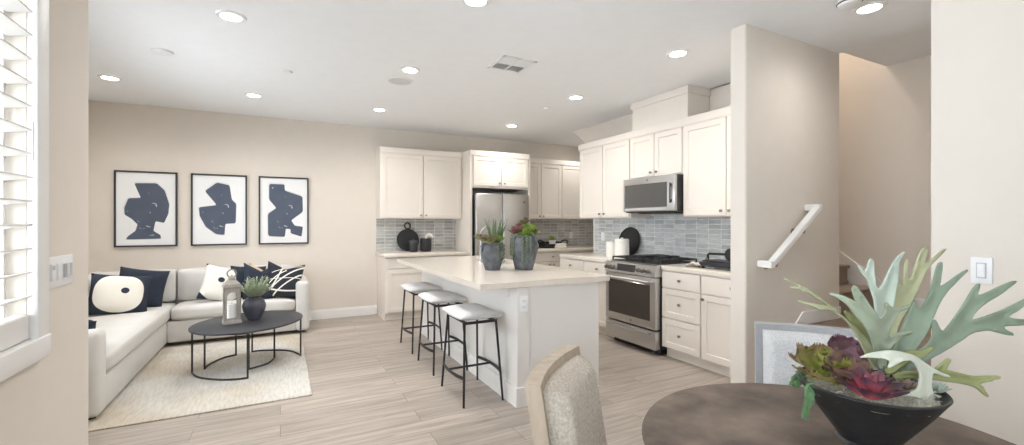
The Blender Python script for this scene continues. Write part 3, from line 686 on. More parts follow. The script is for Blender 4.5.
# bar stools
def make_stool(label, loc):
    t = thing('bar_stool', label, 'stool', loc, 0, 'stools along the island')
    SL, SW = 0.46, 0.345                                    # along y, along x
    b = MB(); n = 14; m = 10; T = []; Bt = []
    def sec(u, v):
        y = (u-0.5)*SL; x = (v-0.5)*SW
        sad = 0.014*(2*y/SL)**2 + 0.0
        e = 1-abs(2*v-1)**5; e2 = 1-abs(2*u-1)**7
        return x, y, sad, e*e2
    g = {}
    for i in range(n+1):
        for j in range(m+1):
            x, y, sad, e = sec(i/n, j/m)
            g[0, i, j] = b.bm.verts.new((x, y, 0.632+sad+0.036*e+0.006)); g[1, i, j] = b.bm.verts.new((x, y, 0.622+sad-0.02*e))
    for i in range(n):
        for j in range(m):
            b.bm.faces.new((g[0, i, j], g[0, i+1, j], g[0, i+1, j+1], g[0, i, j+1])); b.bm.faces.new((g[1, i, j], g[1, i, j+1], g[1, i+1, j+1], g[1, i+1, j]))
    per = [(i, 0) for i in range(n)]+[(n, j) for j in range(m)]+[(i, m) for i in range(n, 0, -1)]+[(0, j) for j in range(m, 0, -1)]
    for a, c in zip(per, per[1:]+per[:1]): b.bm.faces.new((g[0, a[0], a[1]], g[1, a[0], a[1]], g[1, c[0], c[1]], g[0, c[0], c[1]]))
    bmesh.ops.recalc_face_normals(b.bm, faces=b.bm.faces)
    s = b.build('seat', M['stoolseat'], t, smooth=70); sb = s.modifiers.new('smooth', 'SUBSURF'); sb.levels = sb.render_levels = 1
    fx, fy, tx, ty = 0.158, 0.245, 0.128, 0.185
    def leg_at(sx, sy, z):
        k = z/0.60; return Vector((sx*(fx+(tx-fx)*k), sy*(fy+(ty-fy)*k), z))
    for sx in (-1, 1):
        for sy in (-1, 1):
            MB().cyl(leg_at(sx, sy, 0), leg_at(sx, sy, 0.605), 0.0085, 0.0095, n=10).build('leg', M['blackmetal'], t)
    MB().box(-0.125, 0.125, -0.20, -0.18, 0.588, 0.606, 0.003, 1).box(-0.125, 0.125, 0.18, 0.20, 0.588, 0.606, 0.003, 1).box(-0.125, -0.105, -0.20, 0.20, 0.588, 0.606, 0.003, 1).box(0.105, 0.125, -0.20, 0.20, 0.588, 0.606, 0.003, 1).build('seat_frame', M['blackmetal'], t)
    for sx in (-1, 1):
        a = leg_at(sx, -1, 0.205); c = leg_at(sx, 1, 0.205); b = MB(); k = 12
        prev = None
        for i in range(k):
            u0, u1 = i/k, (i+1)/k
            p0 = a.lerp(c, u0)+Vector((sx*0.034*sin(pi*u0)**0.7, 0, 0)); p1 = a.lerp(c, u1)+Vector((sx*0.034*sin(pi*u1)**0.7, 0, 0))
            b.bar(p0, p1+(p1-p0)*0.05, 0.006, 0.024, 0)
        b.build('foot_strap', M['blackmetal'], t)
    MB().cyl((-0.178, 0.03, 0.205), (0.178, 0.03, 0.205), 0.009, n=10).build('crossbar', M['blackmetal'], t)
    return t
s0 = make_stool('nearest of the three grey-seated stools, at the island corner post', (1.336, 3.265, 0))
dup(s0, (1.352, 4.03, 0), 0, 'middle one of the three grey-seated stools along the island')
dup(s0, (1.355, 4.75, 0), 0, 'farthest of the three grey-seated stools, toward the refrigerator')

# ------------------------------------------------------------------ ceiling fixtures
def downlight(label, x, y, dim=1.0):
    t = thing('recessed_light', label, 'ceiling light', (x, y, H), 0, 'recessed ceiling lights')
    MB().lathe([(0.062, -0.002), (0.064, -0.010), (0.085, -0.009), (0.093, -0.001), (0.093, 0.0)], 36).build('trim_ring', M['plastic'], t)
    MB().lathe([(0, -0.006), (0.063, -0.006), (0.063, -0.001), (0, -0.001)], 36).build('diffuser', M['lamp'], t)
    ld = bpy.data.lights.new('lamp_beam', 'SPOT'); ld.energy = LAMP_W*4*dim; ld.spot_size = R(165); ld.spot_blend = 1.0; ld.shadow_soft_size = 0.06; ld.color = (1.0, 0.985, 0.96)
    lo = bpy.data.objects.new('lamp_beam', ld); col.objects.link(lo); lo.parent = t; lo.location = (0, 0, -0.02)
    return t
for lab, x, y in [('large recessed ceiling light toward the upper left, nearest the window wall', -0.296, 3.543),
                  ('recessed ceiling light at the far left, over the sofa corner', -1.454, 5.583),
                  ('recessed ceiling light above the middle framed print', -0.256, 5.622),
                  ('recessed ceiling light near the back wall, above the left wall cabinet', 1.085, 5.625),
                  ('recessed ceiling light right beside the round ceiling speaker over the island', 1.049, 4.03),
                  ('recessed ceiling light at the top edge of the picture, nearest the island end', 1.088, 2.58),
                  ('recessed ceiling light near the back wall, in front of the refrigerator', 2.955, 5.677),
                  ('recessed ceiling light before the duct cover, second along the range wall', 2.915, 4.06),
                  ('recessed ceiling light left of the partition top, nearest along the range wall', 2.903, 2.618),
                  ('unseen ceiling light added inside the recess beyond the range wall', 4.55, 6.05),  # added lamp, out of view, to brighten the corner cabinets
                  ('bright recessed ceiling light beside the smoke detector, by the stairs', 3.39, 1.49)]:
    downlight(lab, x, y, 0.35 if x > 3.2 and y < 2 else 0.5 if x > 4 else 1.0)
t = thing('recessed_light', 'unseen light added high in the upper stairwell', 'ceiling light', (4.55, 3.0, 4.6), 0, 'recessed ceiling lights')  # added lamp, out of view, to brighten the stairwell walls
MB().lathe([(0.062, -0.002), (0.064, -0.010), (0.085, -0.009), (0.093, -0.001), (0.093, 0.0)], 36).build('trim_ring', M['plastic'], t)
MB().lathe([(0, -0.006), (0.063, -0.006), (0.063, -0.001), (0, -0.001)], 36).build('diffuser', M['lamp'], t)
ld = bpy.data.lights.new('lamp_beam', 'SPOT'); ld.energy = 70; ld.spot_size = R(165); ld.spot_blend = 1.0; ld.shadow_soft_size = 0.06; ld.color = (1.0, 0.93, 0.85)
lo = bpy.data.objects.new('lamp_beam', ld); col.objects.link(lo); lo.parent = t; lo.location = (0, 0, -0.02)
def ceiling_speaker(label, x, y, name='ceiling_speaker', cat='speaker'):
    t = thing(name, label, cat, (x, y, H))
    MB().lathe([(0.108, -0.004), (0.110, -0.007), (0.120, -0.006), (0.124, 0.0)], 40).build('rim', M['plastic'], t)
    MB().lathe([(0, -0.006), (0.109, -0.005), (0.109, -0.001), (0, -0.001)], 40).build('grille', M['speaker'], t)
t = thing('ceiling_cover', 'round white blank cover on the ceiling at the upper left, left of the large light', 'ceiling cover', (-0.856, 4.538, H))
MB().lathe([(0, -0.014), (0.066, -0.013), (0.074, -0.008), (0.076, 0.0), (0, 0)], 36).build('cover', M['plastic'], t)
ceiling_speaker('round flush ceiling speaker next to a ceiling light over the island', 1.046, 4.401)
for lab, x, y in (('small round sprinkler cover on the ceiling over the living area', 0.055, 4.606), ('small round sprinkler cover on the ceiling before the range wall', 2.882, 4.612)):
    tag(MB().lathe([(0, -0.016), (0.038, -0.015), (0.044, -0.008), (0.045, 0), (0, 0)], 28).build('sprinkler_cover', M['plastic'], loc=(x, y, H)), lab, 'sprinkler', 'sprinkler covers')
t = thing('smoke_detector', 'round white smoke detector on the ceiling by the stairs, at the top edge', 'smoke detector', (3.17, 1.50, H))
MB().lathe([(0.062, 0.0), (0.066, -0.012), (0.058, -0.032), (0.03, -0.04), (0, -0.04)], 32).build('housing', M['plastic'], t)
MB().lathe([(0.0655, -0.013), (0.069, -0.017), (0.064, -0.021)], 32).build('vent_ring', M['slot'], t)
t = thing('ceiling_vent', 'rectangular white air vent with dark louvres in the kitchen ceiling', 'vent', (1.81, 3.48, H))
VW, VD = 0.165, 0.165
MB().box(-VW, VW, -VD, -VD+0.03, -0.008, 0, 0.002, 1).box(-VW, VW, VD-0.03, VD, -0.008, 0, 0.002, 1).box(-VW, -VW+0.03, -VD, VD, -0.008, 0, 0.002, 1).box(VW-0.03, VW, -VD, VD, -0.008, 0, 0.002, 1).box(-0.008, 0.008, -VD, VD, -0.008, 0).box(-VW, VW, -0.008, 0.008, -0.008, 0).build('frame', M['plastic'], t)
MB().box(-VW+0.02, VW-0.02, -VD+0.02, VD-0.02, -0.0015, -0.0005).build('backing', M['slot'], t)
for qx in (-1, 1):
    for qy in (-1, 1):
        b = MB(); flat = qx*qy
        for k in range(7):
            y = qy*0.073-0.057+0.019*k
            tilt = R(38)*(1 if qy > 0 else -1)
            mt = Matrix.Translation((qx*0.072, y, -0.006)) @ Matrix.Rotation(tilt, 4, 'X')
            b.box(-0.062, 0.062, -0.008, 0.008, -0.0008, 0.0008, 0, 1, mt)
        b.build('louvre_bank', M['plastic'], t)

# ------------------------------------------------------------------ living area
tag(MB().box(-1.12, 1.12, -1.05, 1.05, 0, 0.012, 0.004, 1).build('area_rug', M['rug'], loc=(-0.90, 4.83, 0.0005)), 'cream and tan woven rug under the coffee table and sofa', 'rug')

ox, oy = -1.0, 6.3
sf = thing('sectional_sofa', 'cream L-shaped sectional sofa in the corner below the framed prints', 'sofa', (ox, oy, 0.0135))
def sbox(name, x0, x1, y0, y1, z0, z1, bev, seg=4, puff=0.0):
    b = MB().box(x0-ox, x1-ox, y0-oy, y1-oy, z0-0.0135, z1-0.0135, bev, seg)
    o = b.build(name, M['sofa'], sf, smooth=60)
    return o
def cushion(name, x0, x1, y0, y1, z0, z1, bulge=0.02, axis=2, parent=None, m=None, nu=10):
    """a soft box: swells along the given axis"""
    b = bmesh.new(); bmesh.ops.create_cube(b, size=1)
    bmesh.ops.subdivide_edges(b, edges=b.edges[:], cuts=nu, use_grid_fill=True)
    sz = (x1-x0, y1-y0, z1-z0); e = 0.045
    for v in b.verts:
        c = [v.co[i]*2 for i in range(3)]
        half = [s_/2 for s_ in sz]
        p = [c[i]*half[i] for i in range(3)]
        # round the edges
        r = min(0.05, min(half)*0.8); q = [max(-(half[i]-r), min(half[i]-r, p[i])) for i in range(3)]
        d = Vector([p[i]-q[i] for i in range(3)])
        if d.length > 1e-6 and sum(1 for i in range(3) if abs(d[i]) > 1e-6) > 1: d = d.normalized()*r
        p = [q[i]+d[i] for i in range(3)]
        w_ = 1.0
        for i in range(3):
            if i != axis: w_ *= 1-abs(c[i])**2.5
        p[axis] += bulge*w_*(1 if c[axis] > 0.02 else (-1 if c[axis] < -0.02 else 0))
        v.co = Vector(p)+Vector(((x0+x1)/2-ox, (y0+y1)/2-oy, (z0+z1)/2-0.0135))
    mb = MB(); mb._merge(b)
    return mb.build(name, m or M['sofa'], parent or sf, smooth=80)
sbox('base', -2.04, -1.09, 3.98, 6.66, 0.04, 0.27, 0.012, 2)
sbox('base', -1.088, 0.17, 5.985, 6.66, 0.04, 0.27, 0.012, 2)
sbox('arm', -2.04, -1.075, 3.93, 4.085, 0.03, 0.615, 0.045)
sbox('arm', 0.165, 0.315, 5.955, 6.665, 0.03, 0.63, 0.045)
sbox('back', -2.07, -1.88, 4.08, 6.67, 0.04, 0.70, 0.04)
sbox('back', -1.878, 0.17, 6.50, 6.67, 0.04, 0.72, 0.04)
cushion('seat_cushion', -1.88, -1.065, 4.09, 6.49, 0.272, 0.425, 0.018)
cushion('seat_cushion', -1.06, 0.163, 5.965, 6.49, 0.272, 0.425, 0.018)
cushion('back_cushion', -1.87, -1.07, 6.33, 6.52, 0.43, 0.805, 0.03, 1)
cushion('back_cushion', -1.06, 0.155, 6.33, 6.52, 0.43, 0.805, 0.03, 1)
cushion('back_cushion', -1.89, -1.70, 5.21, 6.32, 0.43, 0.80, 0.03, 0)
cushion('back_cushion', -1.89, -1.70, 4.09, 5.20, 0.43, 0.80, 0.03, 0)
for fx, fy_ in ((-1.99, 4.0), (-1.14, 4.0), (-1.99, 6.6), (0.25, 6.02), (0.25, 6.6), (-1.14, 6.05)):
    MB().cyl((fx-ox, fy_-oy, 0), (fx-ox, fy_-oy, 0.03), 0.025, n=12).build('foot', M['iron'], sf)

def pattern_mat(name, base, mark, disks=(), lines=()):
    """woven cover with printed shapes: disks (x, z, rx, rz, power, on) and lines (x0, z0, slope, bend, width)"""
    m = bpy.data.materials.new(name); m.use_nodes = True
    nt = m.node_tree; N = nt.nodes; L = nt.links; b = N['Principled BSDF']; b.inputs['Roughness'].default_value = 0.95
    tc = N.new('ShaderNodeTexCoord'); sp = N.new('ShaderNodeSeparateXYZ'); L.new(tc.outputs['Object'], sp.inputs[0])
    def math(op, a, b_=None, c=None):
        n = N.new('ShaderNodeMath'); n.operation = op
        for i, v in enumerate((a, b_, c)):
            if v is None: continue
            if isinstance(v, (int, float)): n.inputs[i].default_value = v
            else: L.new(v, n.inputs[i])
        return n.outputs[0]
    X, Z = sp.outputs[0], sp.outputs[2]
    cur = None; out = None
    def setmix(fac, colr, prev):
        mx = N.new('ShaderNodeMix'); mx.data_type = 'RGBA'; L.new(fac, mx.inputs[0])
        if isinstance(prev, tuple): mx.inputs[6].default_value = prev
        else: L.new(prev, mx.inputs[6])
        mx.inputs[7].default_value = colr; return mx.outputs[2]
    out = lin(base)
    for (x, z, rx_, rz_, pw, on) in disks:
        a = math('POWER', math('ABSOLUTE', math('MULTIPLY', math('SUBTRACT', X, x), 1/rx_)), pw)
        c = math('POWER', math('ABSOLUTE', math('MULTIPLY', math('SUBTRACT', Z, z), 1/rz_)), pw)
        out = setmix(math('LESS_THAN', math('ADD', a, c), 1.0), lin(mark) if on else lin(base), out)
    for (x, z, sx, sz, bend, wd, ln) in lines:          # through (x, z) along the unit direction (sx, sz)
        dx_ = math('SUBTRACT', X, x); dz_ = math('SUBTRACT', Z, z)
        al = math('ADD', math('MULTIPLY', dx_, sx), math('MULTIPLY', dz_, sz))
        pe = math('ADD', math('MULTIPLY', dx_, -sz), math('MULTIPLY', dz_, sx))
        pe = math('ABSOLUTE', math('SUBTRACT', pe, math('MULTIPLY', math('MULTIPLY', al, al), bend)))
        f = math('MULTIPLY', math('LESS_THAN', pe, wd), math('LESS_THAN', math('ABSOLUTE', al), ln))
        out = setmix(f, lin(mark), out)
    L.new(out, b.inputs['Base Color'])
    n2 = N.new('ShaderNodeTexNoise'); n2.inputs['Scale'].default_value = 200; L.new(tc.outputs['Object'], n2.inputs['Vector'])
    bp = N.new('ShaderNodeBump'); bp.inputs['Strength'].default_value = 0.25; bp.inputs['Distance'].default_value = 0.008
    L.new(n2.outputs['Fac'], bp.inputs['Height']); L.new(bp.outputs['Normal'], b.inputs['Normal'])
    return m
M['eye'] = pattern_mat('navy_circle_print', (42, 49, 63), (236, 230, 218), [(-0.01, 0, 0.19, 0.185, 2.6, 1), (0.035, 0.025, 0.032, 0.03, 2, 0)])
M['eye2'] = pattern_mat('navy_dot_print', (42, 49, 63), (236, 232, 224), [(0.0, 0.03, 0.225, 0.235, 2.6, 1), (-0.02, 0.03, 0.034, 0.03, 2, 0)])
M['lined'] = pattern_mat('navy_line_print', (40, 44, 54), (236, 230, 220), lines=[(-0.06, 0.02, 0.30, 0.954, 0.4, 0.008, 0.3), (0.04, 0.06, 0.75, 0.66, -0.7, 0.008, 0.25), (0.09, 0.0, 0.75, 0.66, -0.6, 0.008, 0.28), (0.0, -0.14, 1, 0, 0.6, 0.009, 0.3), (-0.10, 0.0, 0.6, 0.8, -1.2, 0.006, 0.16), (0.05, 0.15, 0.95, 0.3, -0.6, 0.004, 0.2), (0.06, 0.02, 0.99, 0.1, -0.4, 0.004, 0.2)])
def pillow(label, loc, rot, w_, h_, m, t_=0.075, chop=0.0, group=None):
    b = MB(); n = 16; g = {}
    for s in (0, 1):
        for i in range(n+1):
            for j in range(n+1):
                u, v = 2*i/n-1, 2*j/n-1
                pin = 1-0.10*(1-abs(u)**2)*(abs(v)**4)*0.7; pin2 = 1-0.10*(1-abs(v)**2)*(abs(u)**4)*0.7
                x = u*w_/2*pin2; z = v*h_/2*pin
                if chop: z -= chop*h_*max(0, (v+1)/2)**2*(1-abs(u))**1.3
                th = t_*((1-u**4)*(1-v**4))**0.6
                if (i in (0, n) or j in (0, n)) and s == 1: g[1, i, j] = g[0, i, j]; continue
                g[s, i, j] = b.bm.verts.new((x, (-th if s == 0 else th), z))
    for i in range(n):
        for j in range(n):
            f0 = (g[0, i, j], g[0, i+1, j], g[0, i+1, j+1], g[0, i, j+1]); b.bm.faces.new(f0)
            b.bm.faces.new((g[1, i, j], g[1, i, j+1], g[1, i+1, j+1], g[1, i+1, j]))
    bmesh.ops.recalc_face_normals(b.bm, faces=b.bm.faces)
    o = b.build('throw_pillow', m, loc=loc, rot=rot, smooth=80)
    return tag(o, label, 'pillow', group or 'throw pillows on the sofa')
pillow('navy pillow with a big white circle and dark dot, in the sofa corner', (-1.43, 5.78, 0.62), (R(-22), R(8), R(14)), 0.48, 0.42, M['eye'])
pillow('plain navy pillow behind the white-circled one in the sofa corner', (-1.33, 6.10, 0.64), (R(-20), R(10), R(8)), 0.43, 0.43, M['navy'])
pillow('plain navy pillow leaning at the near sofa arm by the window wall', (-1.40, 4.27, 0.525), (R(-48), R(0), R(190)), 0.44, 0.36, M['navy'])
pillow('white pillow with navy edges and a dark dot, just left of the lantern', (-0.61, 6.18, 0.625), (R(-20), R(16), R(10)), 0.40, 0.42, M['eye2'])
pillow('plain navy pillow directly left of the pointed navy pillow, beside the white dotted pillow', (-0.345, 6.24, 0.625), (R(-16), R(4), R(10)), 0.38, 0.40, M['navy'], chop=0.0)
pillow('navy pillow with two pointed top corners behind the vase of greenery', (-0.215, 6.10, 0.640), (R(-18), R(8), R(22)), 0.37, 0.44, M['navy'], chop=0.20)
pillow('tan pillow peeking out behind the pointed navy pillow', (-0.165, 6.20, 0.632), (R(-18), R(8), R(22)), 0.37, 0.43, M['tan'], chop=0.22)
pillow('dark pillow with white crossing lines beside the right sofa arm', (0.035, 6.115, 0.640), (R(-20), R(8), R(-8)), 0.42, 0.44, M['lined'], chop=0.16)

# framed prints
def flecked(name, rgb):
    m = mat(name, rgb, 0.8, var=0.08, scale=5)
    nt = m.node_tree; N = nt.nodes; L = nt.links; b = N['Principled BSDF']
    src = b.inputs['Base Color'].links[0].from_socket
    tc = N.new('ShaderNodeTexCoord'); mp = N.new('ShaderNodeMapping'); mp.inputs['Scale'].default_value = (1, 1, 1.4); mp.inputs['Rotation'].default_value = (0, R(30), 0)
    L.new(tc.outputs['Object'], mp.inputs[0])
    nz = N.new('ShaderNodeTexNoise'); nz.inputs['Scale'].default_value = 13; nz.inputs['Detail'].default_value = 5; nz.inputs['Distortion'].default_value = 1.2; L.new(mp.outputs[0], nz.inputs['Vector'])
    cr = N.new('ShaderNodeValToRGB'); cr.color_ramp.elements[0].position = 0.655; cr.color_ramp.elements[0].color = (0, 0, 0, 1); cr.color_ramp.elements[1].position = 0.71; cr.color_ramp.elements[1].color = (1, 1, 1, 1)
    L.new(nz.outputs['Fac'], cr.inputs[0])
    mx = N.new('ShaderNodeMix'); mx.data_type = 'RGBA'; L.new(cr.outputs[0], mx.inputs[0]); L.new(src, mx.inputs[6]); mx.inputs[7].default_value = lin((205, 210, 216))
    L.new(mx.outputs[2], b.inputs['Base Color']); return m
M['ink'] = flecked('navy_ink', (84, 92, 108)); M['ghost'] = mat('pale_ink', (226, 226, 226), 0.9, var=0.02); M['paper'] = mat('art_paper', (240, 240, 240), 0.9, var=0.01); M['frame'] = mat('black_frame', (52, 53, 56), 0.5)
def smooth_poly(p, it=2):
    for _ in range(it):
        q = []
        for a, c in zip(p, p[1:]+p[:1]):
            q.append((a[0]*0.92+c[0]*0.08, a[1]*0.92+c[1]*0.08)); q.append((a[0]*0.08+c[0]*0.92, a[1]*0.08+c[1]*0.92))
        p = q
    return p
def print_(label, cx, uv):
    W_, H_ = 0.595, 0.895
    t = thing('framed_print', label, 'picture', (cx, YB, 1.505), 0, 'framed abstract prints on the back wall')
    fw = 0.018
    MB().box(-W_/2, W_/2, -0.03, 0, H_/2-fw, H_/2, 0.002, 1).box(-W_/2, W_/2, -0.03, 0, -H_/2, -H_/2+fw, 0.002, 1).box(-W_/2, -W_/2+fw, -0.03, 0, -H_/2+fw, H_/2-fw, 0.002, 1).box(W_/2-fw, W_/2, -0.03, 0, -H_/2+fw, H_/2-fw, 0.002, 1).build('frame', M['frame'], t)
    MB().box(-W_/2+fw, W_/2-fw, -0.014, -0.004, -H_/2+fw, H_/2-fw).build('paper', M['paper'], t)
    iw, ih = W_-2*fw, H_-2*fw
    pl = [((u-0.5)*iw, (0.5-v)*ih) for u, v in uv]
    gx = sum(p[0] for p in pl)/len(pl); gz = sum(p[1] for p in pl)/len(pl); pl = [(gx+(p[0]-gx)*1.07, gz+(p[1]-gz)*1.06) for p in pl]
    gx = sum(p[0] for p in pl)/len(pl); gz = sum(p[1] for p in pl)/len(pl)
    ghost = [(gx+(p[0]-gx)*1.04-0.004, gz+(p[1]-gz)*1.04+0.004) for p in pl]
    MB().prism(smooth_poly(ghost), 1, -0.0148, -0.0139).build('pale_outline', M['ghost'], t)
    MB().prism(smooth_poly(pl), 1, -0.0158, -0.0147).build('ink_shape', M['ink'], t)
    return t
def nrm(pts, x0, x1, y0, y1): return [((x-x0)/(x1-x0), (y-y0)/(y1-y0)) for x, y in pts]
print_('leftmost framed print, dark goblet-like blob on a flared foot', -1.41, nrm([(135, 105), (238, 102), (275, 135), (297, 200), (292, 245), (272, 288), (232, 280), (222, 325), (255, 345), (258, 362), (98, 364), (105, 350), (140, 325), (150, 295), (125, 270), (92, 250), (90, 220), (108, 175), (165, 172), (150, 140)], 45, 337, 44, 400))
print_('middle framed print, dark shape with a notch and quarter-round left side', -0.68, nrm([(105, 135), (165, 90), (228, 102), (240, 175), (263, 197), (260, 297), (207, 300), (203, 358), (160, 352), (110, 315), (80, 260), (76, 217), (165, 205)], 38, 320, 45, 412))
print_('rightmost framed print, dark stepped shape with two square feet', 0.046, nrm([(442, 100), (518, 100), (520, 132), (610, 160), (612, 240), (552, 285), (570, 312), (612, 318), (605, 370), (550, 352), (548, 330), (525, 328), (520, 370), (437, 365), (436, 252), (478, 222), (442, 180)], 390, 642, 58, 408))

# coffee table: oval top on four bent rods
cx, cy = -0.258, 4.86; Z0 = 0.0135
ct = thing('coffee_table', 'oval charcoal coffee table with thin black bent-rod legs on the rug', 'coffee table', (cx, cy, Z0))
pr_ = [(0, 0.388), (0.985, 0.388), (1.0, 0.392), (1.0, 0.404), (0.985, 0.408), (0, 0.408)]
b = MB(); b.lathe(pr_, 64)
for v in b.bm.verts:
    x, y = v.co.x*0.50, v.co.y*0.435; a = 0.965
    v.co.x, v.co.y = x*cos(a)-y*sin(a), x*sin(a)+y*cos(a)
b.build('tabletop', M['coffee'], ct)
def arcframe(pts):
    # smooth the measured arc, then run a rod up each end
    q = [Vector((x-cx, y-cy, 0.008)) for x, y in pts]
    def cr(p0, p1, p2, p3, t): return 0.5*((2*p1)+(p2-p0)*t+(2*p0-5*p1+4*p2-p3)*t*t+(3*p1-p0-3*p2+p3)*t**3)
    e = [q[0]*2-q[1]]+q+[q[-1]*2-q[-2]]; low = []
    for i in range(1, len(e)-2):
        for k in range(5): low.append(cr(e[i-1], e[i], e[i+1], e[i+2], k/5))
    low.append(q[-1])
    up = [p+Vector((0, 0, 0.377)) for p in low]
    b = MB()
    b.tube(low, 0.008, 6).tube(up, 0.006, 6)
    for p in (low[0], low[-1]): b.cyl(p-Vector((0, 0, 0.006)), p+Vector((0, 0, 0.38)), 0.008, n=8)
    b.build('leg_frame', M['blackmetal'], ct)
arcframe([(-0.69, 4.78), (-0.653, 4.674), (-0.586, 4.57), (-0.446, 4.46), (-0.327, 4.41), (-0.247, 4.407)])
arcframe([(-0.608, 4.859), (-0.599, 4.95), (-0.562, 5.056), (-0.488, 5.175), (-0.394, 5.23)])
arcframe([(-0.253, 4.662), (-0.128, 4.745), (-0.08, 4.827), (-0.052, 4.94)])
arcframe([(-0.256, 5.276), (-0.179, 5.282), (0.0, 5.21), (0.099, 5.115), (0.152, 5.0), (0.18, 4.916)])
ZT = Z0+0.4085
# lantern with candle
ln = thing('lantern', 'grey weathered wood lantern with arched openings on the coffee table', 'lantern', (-0.395, 4.81, ZT), R(9))
hw_, hh = 0.066, 0.36
def arch_panel():
    o_ = [(-hw_, 0.03), (hw_, 0.03), (hw_, hh-0.03), (-hw_, hh-0.03)]
    b = bmesh.new()
    iw = 0.042; zb, zs = 0.055, 0.24
    inner = [(-iw, zb), (iw, zb), (iw, zs)]+[(iw*cos(a), zs+0.05*sin(a)) for a in [k*pi/10 for k in range(1, 10)]]+[(-iw, zs)]
    return o_, inner
mb = MB(); mb.box(-hw_-0.008, hw_+0.008, -hw_-0.008, hw_+0.008, 0, 0.03, 0.004, 1)
mb.box(-hw_-0.006, hw_+0.006, -hw_-0.006, hw_+0.006, hh-0.032, hh-0.012, 0.004, 1)
b = bmesh.new()
for face in range(4):
    o_, inner = arch_panel()
    # outer loop matched to the inner one so the face can be bridged
    q = []
    for (x, z) in inner:
        if z <= 0.056: q.append((math.copysign(hw_, x), 0.03))
        elif z <= 0.241: q.append((math.copysign(hw_, x), 0.24))
        else:
            a = math.atan2(z-0.24, x)
            k = max(abs(cos(a)), abs(sin(a)))
            q.append((hw_*cos(a)/k, 0.24+(hh-0.03-0.24)*sin(a)/k))
    for yy0, yy1 in ((-hw_, -hw_+0.012),):
        m4 = Matrix.Rotation(face*pi/2, 4, 'Z')
        F_ = [b.verts.new(m4 @ Vector((x, yy0, z))) for x, z in inner]; G_ = [b.verts.new(m4 @ Vector((x, yy0, z))) for x, z in q]
        F2 = [b.verts.new(m4 @ Vector((x, yy1, z))) for x, z in inner]; G2 = [b.verts.new(m4 @ Vector((x, yy1, z))) for x, z in q]
        n = len(inner)
        for k in range(n):
            k2 = (k+1) % n
            b.faces.new((G_[k], G_[k2], F_[k2], F_[k])); b.faces.new((F_[k], F_[k2], F2[k2], F2[k])); b.faces.new((F2[k], F2[k2], G2[k2], G2[k])); b.faces.new((G2[k], G2[k2], G_[k2], G_[k]))
bmesh.ops.recalc_face_normals(b, faces=b.faces)
mb._merge(b); mb.build('body', M['lantern'], ln)
MB().lathe([(0.092, hh-0.013), (0.092, hh), (0.045, hh+0.035), (0.036, hh+0.037), (0.036, hh+0.058), (0, hh+0.085)], 4).build('roof', M['lantern'], ln, rot=(0, 0, pi/4))
MB().tube([(0.036*cos(a), 0, hh+0.095+0.036*sin(a)) for a in [k*2*pi/20 for k in range(20)]], 0.006, 8, True).ball((0, 0, hh+0.066), 0.014).build('ring', M['nickel'], ln)
cn = thing('pillar_candle', 'white pillar candle standing inside the grey lantern', 'candle', (-0.395, 4.81, ZT+0.0305))
MB().lathe([(0, 0), (0.04, 0), (0.04, 0.145), (0.034, 0.15), (0, 0.143)], 24).build('wax', M['candle'], cn)
MB().cyl((0, 0, 0.14), (0.001, 0, 0.158), 0.0016, n=6).build('wick', M['slot'], cn)
vz = thing('vase_with_greenery', 'dark faceted vase of soft green sprigs on the coffee table', 'vase', (-0.222, 4.905, ZT))
nv = 12
b = MB(); b.lathe([(0, 0), (0.05, 0), (0.056, 0.008), (0.074, 0.05), (0.089, 0.09), (0.096, 0.125), (0.093, 0.15), (0.082, 0.175), (0.064, 0.20), (0.052, 0.215), (0.05, 0.225), (0.044, 0.225), (0.044, 0.10), (0, 0.10)], 48)
for v in b.bm.verts:
    a = math.atan2(v.co.y, v.co.x); r = math.hypot(v.co.x, v.co.y)
    if 0.012 < v.co.z < 0.223 and r > 0.046: k = 1+0.045*abs(cos(a*4)); v.co.x *= k; v.co.y *= k
b.build('vase', M['vase'], vz, smooth=28)
b = MB()
for i in range(34):
    a = random.uniform(0, 2*pi); lean = random.uniform(0.2, 1.5); Ls = random.uniform(0.12, 0.20)
    base = Vector((0.02*cos(a), 0.02*sin(a), 0.20)); d = Vector((cos(a)*lean, sin(a)*lean, 1)).normalized()
    b.tube([base, base+d*Ls*0.5+Vector((0, 0, 0.01)), base+d*Ls], 0.0018, 5)
    for k in range(9):
        p = base+d*Ls*(0.25+0.75*k/8); s_ = d.cross(Vector((0, 0, 1)) if abs(d.z) < 0.95 else Vector((1, 0, 0))).normalized()
        for sg in (-1, 1): b.leaf(p, d*0.7+s_*sg*0.9+Vector((0, 0, random.uniform(-0.2, 0.3))), (0, 0, 1), random.uniform(0.03, 0.05), 0.012, 0.002, 0.2, n=3)
b.build('sprigs', M['fern'], vz)

# ------------------------------------------------------------------ dining area
dt = thing('dining_table', 'round dark brown stone-look dining table in the foreground', 'dining table', (1.300, 0.632, 0))
MB().lathe([(0, -0.04), (0.47, -0.04), (0.497, -0.028), (0.502, -0.012), (0.498, -0.003), (0.49, 0), (0, 0)], 96, (0, 0, 0.75)).build('tabletop', M['table'], dt)
MB().lathe([(0, 0), (0.27, 0), (0.28, 0.012), (0.27, 0.03), (0.12, 0.06), (0.075, 0.12), (0.065, 0.35), (0.08, 0.60), (0.20, 0.70), (0.21, 0.7095), (0, 0.7095)], 40).build('pedestal', M['table'], dt)

